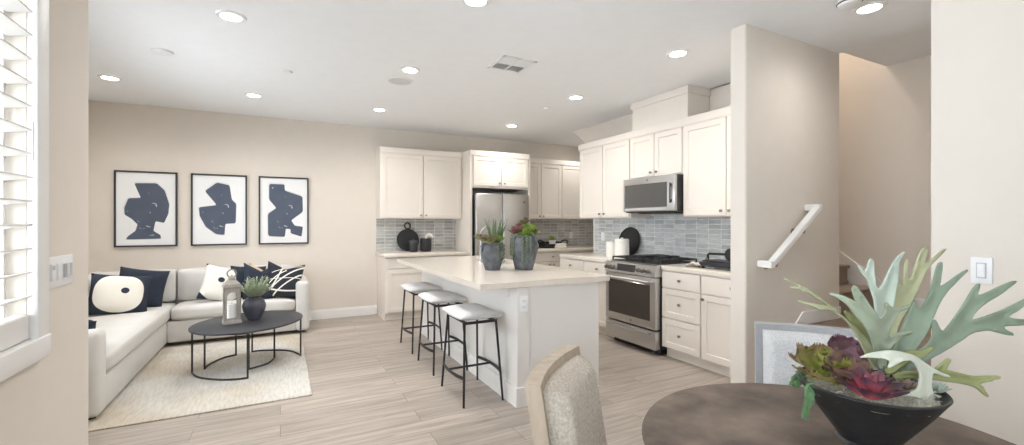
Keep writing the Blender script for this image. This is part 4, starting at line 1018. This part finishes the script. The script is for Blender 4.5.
def make_chair(label, loc, rz, wood, fab):
    t = thing('dining_chair', label, 'chair', loc, rz, 'upholstered dining chairs')
    # curved back: x across, y depth (+y is the rear), concave toward the front
    def back_surface(x, z, off):
        k = (x/0.25); y = 0.225-0.035*k*k + (z-0.45)*0.16 + off
        return y
    def slab(x0, x1, z0, z1, f0, f1, nx=16, nz=8, rnd=0.0):
        b = bmesh.new(); g = {}
        for s, off in ((0, f0), (1, f1)):
            for i in range(nx+1):
                for j in range(nz+1):
                    u, v = i/nx, j/nz; x = x0+(x1-x0)*u; z = z0+(z1-z0)*v; o_ = off
                    if rnd and s == 0:
                        e = min(1, min(u, 1-u)*(x1-x0)/rnd)*1.0; e2 = min(1, min(v, 1-v)*(z1-z0)/rnd)
                        f = (1-(1-e)**2.2)**0.6*(1-(1-e2)**2.2)**0.6
                        o_ = f1+(f0-f1)*(0.25+0.75*f)
                    g[s, i, j] = b.verts.new((x, back_surface(x, z, o_), z))
        for i in range(nx):
            for j in range(nz):
                b.faces.new((g[0, i, j], g[0, i+1, j], g[0, i+1, j+1], g[0, i, j+1])); b.faces.new((g[1, i, j], g[1, i, j+1], g[1, i+1, j+1], g[1, i+1, j]))
        per = [(i, 0) for i in range(nx)]+[(nx, j) for j in range(nz)]+[(i, nz) for i in range(nx, 0, -1)]+[(0, j) for j in range(nz, 0, -1)]
        for a, c in zip(per, per[1:]+per[:1]): b.faces.new((g[0, a[0], a[1]], g[1, a[0], a[1]], g[1, c[0], c[1]], g[0, c[0], c[1]]))
        bmesh.ops.recalc_face_normals(b, faces=b.faces); return b
    m1 = MB(); m1._merge(slab(-0.23, 0.23, 0.81, 0.868, -0.026, 0.024)); m1.build('top_rail', wood, t)
    for s in (-1, 1):
        m1 = MB(); m1._merge(slab(*( (-0.23, -0.192) if s < 0 else (0.192, 0.23)), 0.0, 0.81, -0.026, 0.024, 3, 8)); m1.build('back_post', wood, t)
    m1 = MB(); m1._merge(slab(-0.191, 0.191, 0.40, 0.809, -0.012, 0.018)); m1.build('back_panel', wood, t)
    m1 = MB(); m1._merge(slab(-0.200, 0.200, 0.47, 0.842, -0.11, -0.0265, 20, 16, rnd=0.05)); m1.build('back_cushion', fab, t, smooth=70)
    MB().box(-0.235, 0.235, -0.235, 0.20, 0.345, 0.40, 0.006, 2).build('seat_frame', wood, t)
    b = MB().box(-0.24, 0.24, -0.245, 0.135, 0.401, 0.475, 0.03, 4); b.build('seat', fab, t, smooth=70)
    for s in (-1, 1): MB().cyl((s*0.20, -0.205, 0), (s*0.205, -0.205, 0.346), 0.016, 0.022, n=12).build('front_leg', wood, t)
    return t
c1 = make_chair('curved-back beige dining chair with oak rail, between table and island', (1.0, 1.077, 0), R(40), M['chairwood'], M['chairfab'])
M['palefab'] = mat('pale_grey_weave', (204, 204, 204), 0.98, var=0.14, scale=140, bump=0.4, bscale=180)
M['palewood'] = mat('pale_grey_cover', (166, 166, 167), 0.9, var=0.05, scale=60)
make_chair('pale grey upholstered dining chair behind the table, beside the stairs', (1.945, 1.007, 0), R(-52), M['palewood'], M['palefab'])

# ------------------------------------------------------------------ island planters
def rosette(b, c, r0, layers=3, n0=7, lift=0.5, wd=0.42, T=0.006, ruffle=0):
    c = Vector(c); r = r0*1.25
    for l in range(layers):
        k = n0-l; rr = r*(1-0.27*l)
        for i in range(k):
            a = 2*pi*(i+0.5*l)/k+random.uniform(-0.12, 0.12)
            b.leaf(c+Vector((0, 0, 0.012*l)), (cos(a), sin(a), lift*(0.35+0.75*l)), (0, 0, 1), rr, rr*wd*1.6, T, 0.45, lambda t: (0.35+0.65*sin(pi*min(1, t*0.95))**0.7)*(1-t**5), n=6)
def trail(b, p, L, out, beads=16, r=0.008):
    p = Vector(p); out = Vector(out)
    for i in range(beads):
        t = i/(beads-1); q = p+(out-Vector((p.x, p.y, 0)))*sin(min(1, t*3)*pi/2)+Vector((0.006*sin(i*1.7), 0.006*cos(i*2.1), -L*max(0, t-0.1)))
        b.ball(q, r*random.uniform(0.8, 1.15), (1, 1, 1.2), 8, 6)
def planter(label, loc, s, hgt, rmax, build_plants):
    t = thing('urn_planter', label, 'planter', loc, 0, 'stone urns on the island')
    prof = [(0, 0), (rmax*0.58, 0), (rmax*0.62, 0.006), (rmax*0.80, hgt*0.30), (rmax*0.98, hgt*0.62), (rmax, hgt*0.74), (rmax*0.93, hgt*0.88), (rmax*0.80, hgt*0.94), (rmax*0.84, hgt*0.985), (rmax*0.86, hgt), (rmax*0.74, hgt), (rmax*0.70, hgt*0.9), (0, hgt*0.9)]
    MB().lathe(prof, 40).build('urn', M['stoneware'], t, smooth=50)
    for sg in (0.2, pi+0.2, pi/2+0.3, -pi/2+0.3):
        ca, sa = cos(sg), sin(sg)
        MB().tube([(ca*rmax*q, sa*rmax*q, hgt*z) for q, z in ((0.82, 0.95), (0.99, 0.955), (1.10, 0.88), (1.10, 0.78), (0.99, 0.72))], 0.011, 8).build('lug_handle', M['stoneware'], t)
    MB().lathe([(0, hgt*0.94), (rmax*0.6, hgt*0.92), (rmax*0.705, hgt*0.905)], 24).build('soil', M['soil'], t)
    build_plants(t, hgt, rmax)
    return t
def plants_a(t, h, r):
    b = MB()
    for i in range(28):
        a = random.uniform(0, 2*pi); ln_ = random.uniform(0.05, 0.32)
        b.leaf((0.025+0.03*cos(a), 0.03*sin(a), h*0.92), (cos(a)*ln_+0.08, sin(a)*ln_, 1), (cos(a), sin(a), 0.1), random.uniform(0.17, 0.28), 0.034, 0.006, 0.15, lambda t_: (1-t_)**0.6, n=6)
    b.build('aloe_spikes', M['aloe'], t)
    b = MB()
    for i in range(11):
        a = random.uniform(0, 2*pi); q = random.uniform(0, 0.06); rosette(b, (0.045+q*cos(a), q*sin(a), h*0.97+random.uniform(0, 0.045)), 0.045, 2, 7, 0.8)
    b.build('green_succulents', M['fresh'], t)
    b = MB()
    for k, (x, y, z) in enumerate(((-0.095, -0.02, 0.02), (-0.06, -0.07, 0.005), (-0.06, 0.04, 0.03), (-0.02, -0.085, 0.03), (-0.11, 0.05, 0.04))): rosette(b, (x, y, h*0.98+z), 0.05, 3, 7, 0.6)
    b.build('dark_rosettes', twotone('olive_rosette', (128, 140, 88), (126, 92, 86)), t)
    b = MB()
    for (x, y) in ((0.03, -0.085), (0.06, -0.07), (0.0, -0.09), (0.045, -0.08)):
        k_ = r*1.03/math.hypot(x, y); trail(b, (x, y, h*1.0), random.uniform(0.10, 0.20), (x*k_, y*k_, 0), 22, 0.006)
    b.build('trailing_pearls', M['pearl'], t)
def plants_b(t, h, r):
    b = MB()
    for i in range(16):
        a = random.uniform(0, 2*pi); q = random.uniform(0, 0.07); rosette(b, (0.03+q*cos(a), q*sin(a), h*0.97+random.uniform(0, 0.07)), 0.05, 2, 8, 0.9)
    b.build('green_succulents', M['fresh'], t)
    b = MB()
    rosette(b, (-0.075, -0.03, h+0.055), 0.065, 3, 8, 0.7); rosette(b, (-0.085, 0.03, h+0.02), 0.06, 3, 8, 0.7)
    b.build('red_rosettes', M['redleaf'], t)
    b = MB()
    for k, (x, y, z) in enumerate(((0.03, 0.02, 0.12), (0.0, 0.04, 0.10), (0.09, 0.0, 0.03), (0.065, 0.05, 0.05), (0.115, -0.02, 0.015))): rosette(b, (x, y, h+z), 0.05, 3, 7, 0.6)
    b.tube([(0.02, 0.02, h*0.9), (0.03, 0.02, h+0.12)], 0.01, 8)
    b.build('olive_rosettes', twotone('dark_olive_rosette', (134, 144, 92), (118, 96, 84)), t)
    b = MB()
    for (x, y, L_) in ((-0.055, -0.08, 0.25), (-0.03, -0.09, 0.27), (-0.005, -0.095, 0.16), (-0.105, 0.0, 0.19), (-0.11, -0.02, 0.23), (-0.105, -0.035, 0.16)):
        k_ = r*1.03/math.hypot(x, y); trail(b, (x, y, h*1.0), L_, (x*k_, y*k_, 0), 30, 0.0065)
    b.build('trailing_pearls', M['pearl'], t)
planter('left blue-grey urn on the island, with tall spiky leaves', (1.715, 3.68, CT), 1, 0.245, 0.112, plants_a)
planter('right and larger blue-grey urn on the island, with long trailing strings', (1.985, 3.575, CT), 1, 0.31, 0.132, plants_b)

# ------------------------------------------------------------------ foreground planter with staghorn fern
PX, PY, PZ = 1.417, 0.626, 0.75
pl = thing('succulent_bowl', 'black bowl of succulents and staghorn fern on the brown table', 'planter', (PX, PY, PZ))
BR, BH = 0.165, 0.158
MB().lathe([(0, 0), (0.072, 0), (0.074, 0.003), (0.066, 0.010), (0.070, 0.016), (BR*0.82, BH*0.68), (BR, BH-0.003), (BR-0.002, BH), (BR-0.008, BH), (BR-0.012, BH-0.006), (BR*0.75, BH*0.7), (0, BH*0.6)], 72).build('bowl', M['bowl'], pl, smooth=40)
b = MB(); b.lathe([(0, BH-0.004), (0.08, BH-0.008), (BR-0.012, BH-0.02)], 40)
for v in b.bm.verts: v.co.z += random.uniform(-0.006, 0.006)
b.build('moss_bed', M['moss'], pl)
# loose curls of grey moss near the front edge
C0 = Vector((PX, PY, PZ))
def L2(px, py, d): return P(px, py, d)-C0
b = MB()
for i in range(70):
    a = random.uniform(0, 2*pi); r = BR*0.86*math.sqrt(random.random()); c = Vector((r*cos(a), r*sin(a), BH-0.006)); pp = []
    for k in range(7): pp.append(c+Vector((0.012*sin(k*1.1+i), 0.012*cos(k*0.9+i*2), 0.003*k*random.random())))
    b.tube(pp, 0.0012, 4)
b.build('moss_curls', M['moss'], pl)['kind'] = 'stuff'

def frond(outline, m, dfun, th=0.005, bulge=0.012, smooth=1):
    """an antler frond: its outline gets its own distance, bow and thickness"""
    poly = outline
    for _ in range(smooth):
        q = []
        for a, c in zip(poly, poly[1:]+poly[:1]):
            q.append((a[0]*0.8+c[0]*0.2, a[1]*0.8+c[1]*0.2)); q.append((a[0]*0.2+c[0]*0.8, a[1]*0.2+c[1]*0.8))
        poly = q
    # even boundary points plus a grid of inner points, joined by a constrained triangulation
    bp = []
    for a, c in zip(poly, poly[1:]+poly[:1]):
        k = max(1, int(math.hypot(c[0]-a[0], c[1]-a[1])/3.0))
        bp += [Vector((a[0]+(c[0]-a[0])*i/k, a[1]+(c[1]-a[1])*i/k)) for i in range(k)]
    def inside(x, y):
        r = False
        for a, c in zip(bp, bp[1:]+bp[:1]):
            if (a.y > y) != (c.y > y) and x < (c.x-a.x)*(y-a.y)/(c.y-a.y)+a.x: r = not r
        return r
    xs = [p.x for p in bp]; ys = [p.y for p in bp]; ip = []
    y = min(ys)+1.5; row = 0
    while y < max(ys):
        x = min(xs)+(1.5 if row % 2 else 0)
        while x < max(xs):
            if inside(x, y) and min((p-Vector((x, y))).length for p in bp) > 1.6: ip.append(Vector((x, y)))
            x += 3.0
        y += 2.7; row += 1
    nb = len(bp)
    vv, _, ff, _, _, _ = delaunay_2d_cdt(bp+ip, [(i, (i+1) % nb) for i in range(nb)], [], 1, 1e-5)
    b = bmesh.new(); V = [b.verts.new((p.x, p.y, 0)) for p in vv]
    for f in ff:
        c = sum((Vector(vv[i]) for i in f), Vector((0, 0)))/len(f)
        if inside(c.x, c.y): b.faces.new([V[i] for i in f])
    bmesh.ops.delete(b, geom=[v for v in b.verts if not v.link_faces], context='VERTS')
    segs = [(Vector(p), Vector(q)) for p, q in zip(poly, poly[1:]+poly[:1])]
    def dist(p):
        best = 1e9
        for a, c in segs:
            ab = c-a; t = max(0, min(1, (p-a).dot(ab)/max(1e-9, ab.length_squared))); best = min(best, (a+ab*t-p).length)
        return best
    for v in b.verts:
        p = Vector((v.co.x, v.co.y)); e = min(1.0, dist(p)/9.0)
        v.co = L2(p.x, p.y, dfun(p.x, p.y)+bulge*(e**0.7)-bulge*0.5)
    bmesh.ops.recalc_face_normals(b, faces=b.faces)
    mb = MB(); mb._merge(b); o = mb.build('frond', m, pl, smooth=180)
    sd = o.modifiers.new('thickness', 'SOLIDIFY'); sd.thickness = th; sd.offset = 0
    return o
B0, BY = 882, 368
F1 = [(880, 366), (876, 345), (875, 302), (871, 290), (867, 279), (862, 274), (857, 265), (858.5, 264.5), (864.6, 272.5), (867, 268), (869.5, 259.5), (872, 258.5), (874, 261.5), (874.4, 269.7), (875.8, 285), (879, 289.5), (883.4, 283), (888.8, 270.6), (896, 258.5), (903.5, 251.5), (904.5, 253), (899, 262), (898.5, 277), (895, 299), (890, 330), (887, 366)]
F2 = [(882, 366), (884, 340), (888, 312), (892, 285), (895, 274), (899, 277), (903, 288), (904, 270), (905.5, 261), (907.2, 259.4), (908.3, 263), (907.5, 275), (909, 280.5), (914, 269.7), (919, 255), (923, 248.3), (926, 247.3), (928, 250), (926, 258), (923.8, 264.5), (932, 259.8), (938, 253.5), (944.5, 248.5), (946, 249.3), (938.5, 257.5), (930, 265.5), (925, 273), (918.5, 290), (909.5, 307), (900, 322), (893, 345), (890, 367)]
F3 = [(888, 368), (892, 350), (903, 325), (912, 303), (914, 299), (919.4, 310), (926.6, 299.4), (932.9, 283), (936.5, 267), (939, 262.3), (941.5, 262), (943, 266), (941, 280), (940, 286.5), (946.4, 283.5), (956, 276), (966, 269.3), (968, 270.5), (962, 277), (948, 290.5), (941, 301), (934, 316), (927, 334), (912, 354), (896, 372)]
F4 = [(896, 370), (905, 358), (920, 350), (930, 342), (933.5, 333), (931, 323), (932.5, 319.5), (935.5, 320), (939, 327), (943, 332), (951.6, 322), (964, 304), (972, 290), (977.6, 283.3), (979.8, 284.5), (977.7, 295.5), (984, 294), (1002, 285.3), (1014, 280.5), (1016.8, 281.5), (1003, 293.4), (984, 304.5), (975, 313), (971.8, 320.4), (984, 317), (1002, 310.5), (1018, 302.5), (1030, 296.5), (1031.5, 299), (1020, 310), (1008, 316.4), (1012, 318.4), (1024, 319.5), (1035, 320), (1035, 323.5), (1022, 325.3), (1007, 325.6), (1003, 327.5), (1013, 333.5), (1012, 336), (998, 332.5), (989, 330), (973, 332.5), (958.8, 342.5), (946, 350.5), (925, 362), (905, 374)]
F5 = [(893, 374), (907, 371.5), (930.7, 372.5), (940, 364.8), (947.5, 358.4), (951.5, 359.5), (947, 367), (946.5, 370.5), (960, 373.5), (973, 376.8), (990, 376), (1000, 375.6), (1000.5, 378), (990, 381), (979, 383.5), (984, 388), (988.5, 396), (986.5, 397), (976, 387), (965, 384), (954, 382.4), (930.7, 379.3), (907, 378), (893, 379)]
F6 = [(858, 357.5), (868.8, 353.5), (886.8, 350.5), (899.4, 351.3), (915.6, 355.5), (926, 363.5), (938, 371), (950, 376), (949, 377.5), (940, 375), (932.5, 372.5), (931.2, 381), (932, 393), (939, 396), (939.5, 397.6), (933.5, 398), (931, 407.5), (926, 403), (919, 398), (907, 395.8), (895, 395.8), (884.8, 394), (886, 392.5), (895.4, 391.6), (910, 392.5), (918, 389), (920.5, 375), (915.8, 364), (910.7, 360.2), (902.4, 361), (895.4, 365), (889, 368.4), (887.5, 366.8), (890.5, 361), (883.6, 358.6), (868, 357.3)]
F7 = [(881, 370), (877, 366), (874.5, 352), (868.8, 333), (862, 322.6), (854, 314), (848, 305), (838, 298), (829.5, 294.2), (830.5, 292.8), (841, 295.3), (852, 300), (857, 303), (854, 296), (852, 289), (853.5, 285.7), (856, 286.2), (859.5, 290.4), (868, 303), (876, 312.5), (880, 318.5), (884.5, 313), (885, 307), (884.2, 303.8), (887.5, 302.6), (892, 307.5), (898, 308.8), (909, 304.8), (910.3, 306.3), (900, 312.5), (894, 320), (890.5, 330), (889, 338), (895, 334.2), (905, 331.8), (911.5, 331.3), (912, 333), (900, 337.8), (892, 346), (887.5, 358), (886, 370)]
F8 = [(872, 370), (862, 346), (853.5, 330), (846, 321), (837.6, 313.8), (830, 309.8), (818.7, 309.8), (814, 307), (798, 301.6), (799, 300.3), (810, 303), (824, 305), (828, 306), (817.8, 298.8), (807, 292.4), (791, 287.6), (791.5, 286.3), (801, 287.3), (793, 283), (784, 279.4), (785, 278.4), (800, 284.3), (810, 290), (822, 298.2), (834.5, 309), (844, 317), (856, 327), (866, 338), (876, 353), (880, 370)]
F9 = [(876, 367), (868, 350), (858, 334), (849, 320), (844, 311.5), (846, 310), (856, 316.5), (866, 328), (873, 345), (882, 366)]
F10 = [(884, 372), (890, 362), (900, 354), (912, 349.5), (922, 352), (932, 346), (934, 348), (926, 356), (914, 359), (902, 366), (892, 375)]
def dlin(d0, kx, ky, bow=0.0):
    return lambda x, y: d0+kx*(x-B0)/100.0+ky*(BY-y)/100.0+bow*((BY-y)/100.0)**2
frond(F1, M['frondblue'], dlin(1.235, -0.02, 0.03, -0.03))
frond(F2, M['frondyel'], dlin(1.265, 0.05, 0.03))
frond(F3, M['frondteal'], dlin(1.25, 0.02, 0.09))
frond(F4, M['frondteal'], dlin(1.275, 0.045, 0.05))
frond(F5, M['frondolive'], dlin(1.19, -0.04, 0.0))
frond(F6, M['frondpale'], lambda x, y: 1.165-0.03*sin(min(1, max(0, (x-860)/80))*pi)-0.02*max(0, (y-360)/40), bulge=0.008)
frond(F7, M['frond'], lambda x, y: 1.21-0.10*((BY-y)/100.0)-0.03*cos((x-870)/22.0)*min(1, (BY-y)/40), bulge=0.014)
frond(F8, M['frondyel'], dlin(1.225, 0.03, 0.02), bulge=0.006)
frond(F9, M['frondolive'], dlin(1.232, 0.0, 0.02), bulge=0.008)
frond(F10, M['frondolive'], dlin(1.20, -0.05, 0.0), bulge=0.01)

def ruffled(b, c, d, up, L, W, cup=0.5, seed=0, amp=0.006):
    """a broad leaf with a frilled margin"""
    c = Vector(c); d = Vector(d).normalized(); up = Vector(up); sd = d.cross(up).normalized(); up = sd.cross(d).normalized()
    nu, nv = 20, 30; bb = bmesh.new(); g = {}
    for i in range(nu+1):
        t = i/nu; wv = W*0.5*(0.25+0.95*sin(pi*min(1, t*0.60+0.06))**1.2)*(1 if t < 0.8 else (1-((t-0.8)/0.2)**2*0.45))
        for j in range(nv+1):
            s = 2*j/nv-1; edge = max(abs(s)**5, t**7)
            s2 = s*(1-0.35*t**5); tt = t*(1-0.22*(abs(s)**2.4)*t)
            rf = amp*edge*(sin(s*19+seed)+0.8*sin(t*33+seed*2))
            p = c+d*(L*tt)+sd*(wv*s2)+up*(cup*L*(tt**2)*0.5+cup*W*0.35*s*s*0.6+rf)+d*rf*0.7
            g[i, j] = bb.verts.new(p)
    for i in range(nu):
        for j in range(nv): bb.faces.new((g[i, j], g[i+1, j], g[i+1, j+1], g[i, j+1]))
    r = bmesh.ops.solidify(bb, geom=bb.faces[:], thickness=0.0025)
    bmesh.ops.recalc_face_normals(bb, faces=bb.faces)
    b._merge(bb)
fw_ = Vector((sin(YAW), cos(YAW), 0)); rt_ = Vector((cos(YAW), -sin(YAW), 0)); upv = Vector((0, 0, 1))
def dirv(r_, u_, f_): return rt_*r_+upv*u_+fw_*f_
# frilled green-to-purple rosette at the left rim
rc = L2(832, 378, 1.215)
mt = radial_mat('frilled_leaf', (196, 212, 104), (150, 96, 92), 0.142, noise=0.16)
def rosette_part(name, c, leaves, m, kind='ruffled', **k):
    b = MB()
    for q in leaves:
        if kind == 'ruffled': ruffled(b, q[0], q[1], q[2], q[3], q[4], q[5], random.uniform(0, 6), q[6] if len(q) > 6 else 0.006)
        else: b.leaf(q[0], q[1], q[2], q[3], q[4], q[5], q[6], lambda t: (0.45+0.55*sin(pi*min(1, t*0.9))**0.8)*(1-t**6), n=8)
    return b.build(name, m, pl, loc=c, smooth=60 if kind == 'ruffled' else 22)
O = Vector((0, 0, 0))
lv = []
for a, L_, u_ in ((200, 0.085, 0.15), (160, 0.085, 0.35), (240, 0.07, 0.05), (120, 0.085, 0.6), (80, 0.075, 0.7), (285, 0.075, 0.0), (330, 0.08, 0.1), (30, 0.08, 0.35)):
    d = dirv(cos(R(a)), u_, sin(R(a))); lv.append((O+d*0.012, d, upv-d*0.35, L_*1.18, 0.110, 0.28, 0.005))
for a, L_, u_ in ((180, 0.055, 0.7), (260, 0.05, 0.6), (320, 0.05, 0.7), (60, 0.05, 0.9), (120, 0.055, 0.9)):
    d = dirv(cos(R(a)), u_, sin(R(a))); lv.append((O+upv*0.015, d, upv, L_*1.1, 0.07, 0.6, 0.004))
rosette_part('frilled_rosette', rc, lv, mt)
# purple frilled rosette behind
lv = []
rc2 = L2(852, 366, 1.275)
for a, L_, u_ in ((150, 0.07, 0.6), (100, 0.085, 0.9), (60, 0.08, 0.7), (200, 0.07, 0.5), (20, 0.075, 0.4), (250, 0.06, 0.8), (320, 0.07, 0.6)):
    d = dirv(cos(R(a)), u_, sin(R(a))); lv.append((O, d, upv-d*0.2, L_*1.1, 0.095, 0.5))
rosette_part('purple_rosette', rc2, lv, radial_mat('purple_leaf', (176, 142, 130), (148, 108, 124), 0.09, noise=0.3))
# rust frilled leaves between
lv = []
rc3 = L2(846, 378, 1.17)
for a, L_, u_ in ((140, 0.05, 0.7), (90, 0.055, 0.8), (40, 0.055, 0.6), (200, 0.05, 0.3), (250, 0.045, 0.1), (330, 0.05, 0.3)):
    d = dirv(cos(R(a)), u_, sin(R(a))); lv.append((O, d, upv-d*0.2, L_*1.2, 0.08, 0.5))
rosette_part('rust_rosette', rc3, lv, radial_mat('rust_leaf', (180, 126, 98), (146, 114, 100), 0.06, noise=0.4))
# dark red rosette with pointed fleshy leaves
lv = []
rc4 = L2(870, 394, 1.09)
for lay, (n, L_, u_, W_) in enumerate(((7, 0.082, 0.25, 0.044), (6, 0.064, 0.8, 0.036), (4, 0.042, 1.6, 0.026))):
    for i in range(n):
        a = 2*pi*(i+0.5*lay)/n; d = dirv(cos(a), u_, sin(a)-0.25); lv.append((O+upv*0.006*lay, d, upv-d*0.1, L_, W_, 0.014, 0.3))
rosette_part('dark_red_rosette', rc4, lv, radial_mat('dark_red_leaf', (204, 96, 108), (74, 52, 64), 0.066, noise=0.12), 'fleshy')
# small pale succulents at the right end
lv = []
rc5 = L2(938, 391, 1.16)
for lay, (n, L_, u_) in enumerate(((8, 0.03, 0.3), (7, 0.026, 0.9), (4, 0.018, 1.8))):
    for i in range(n):
        a = 2*pi*(i+0.5*lay)/n; d = dirv(cos(a), u_, sin(a)); lv.append((O, d, upv, L_, 0.016, 0.006, 0.3))
rosette_part('pale_rosette', rc5, lv, M['frondblue'], 'fleshy')
lv = []
rc6 = L2(906, 388, 1.17)
for lay, (n, L_, u_) in enumerate(((8, 0.034, 0.3), (6, 0.028, 0.9))):
    for i in range(n):
        a = 2*pi*(i+0.5*lay)/n; d = dirv(cos(a), u_, sin(a)); lv.append((O, d, upv, L_, 0.018, 0.006, 0.3))
rosette_part('grey_pink_rosette', rc6, lv, mat('grey_pink_leaf', (170, 150, 138), 0.6, var=0.2), 'fleshy')
# trailing donkey-tail stems over the left rim
def donkey_tail(pts):
    b = MB(); q = [L2(*p) for p in pts]; b.tube(q, 0.002, 5)
    for a, c in zip(q, q[1:]):
        for k in range(5):
            p = a.lerp(c, k/5); t = (c-a).normalized()
            for i in range(5):
                s = Matrix.Rotation(2*pi*i/5+k, 3, t) @ (t.orthogonal().normalized())
                b.leaf(p, s*0.8+t*0.7, t, 0.014, 0.006, 0.003, 0.2, n=3)
    return b.build('trailing_stem', M['sedum'], pl)
donkey_tail([(806, 372, 1.28), (799, 374, 1.285), (795, 379, 1.285), (793, 384, 1.285)])
donkey_tail([(806, 376, 1.26), (801, 380, 1.26), (797, 384, 1.262)])
donkey_tail([(813, 383, 1.20), (808, 388, 1.21), (808, 397, 1.215), (806, 408, 1.215), (805, 417, 1.215)])
donkey_tail([(814, 385, 1.20), (811, 390, 1.205), (811, 398, 1.205), (808, 405, 1.205)])
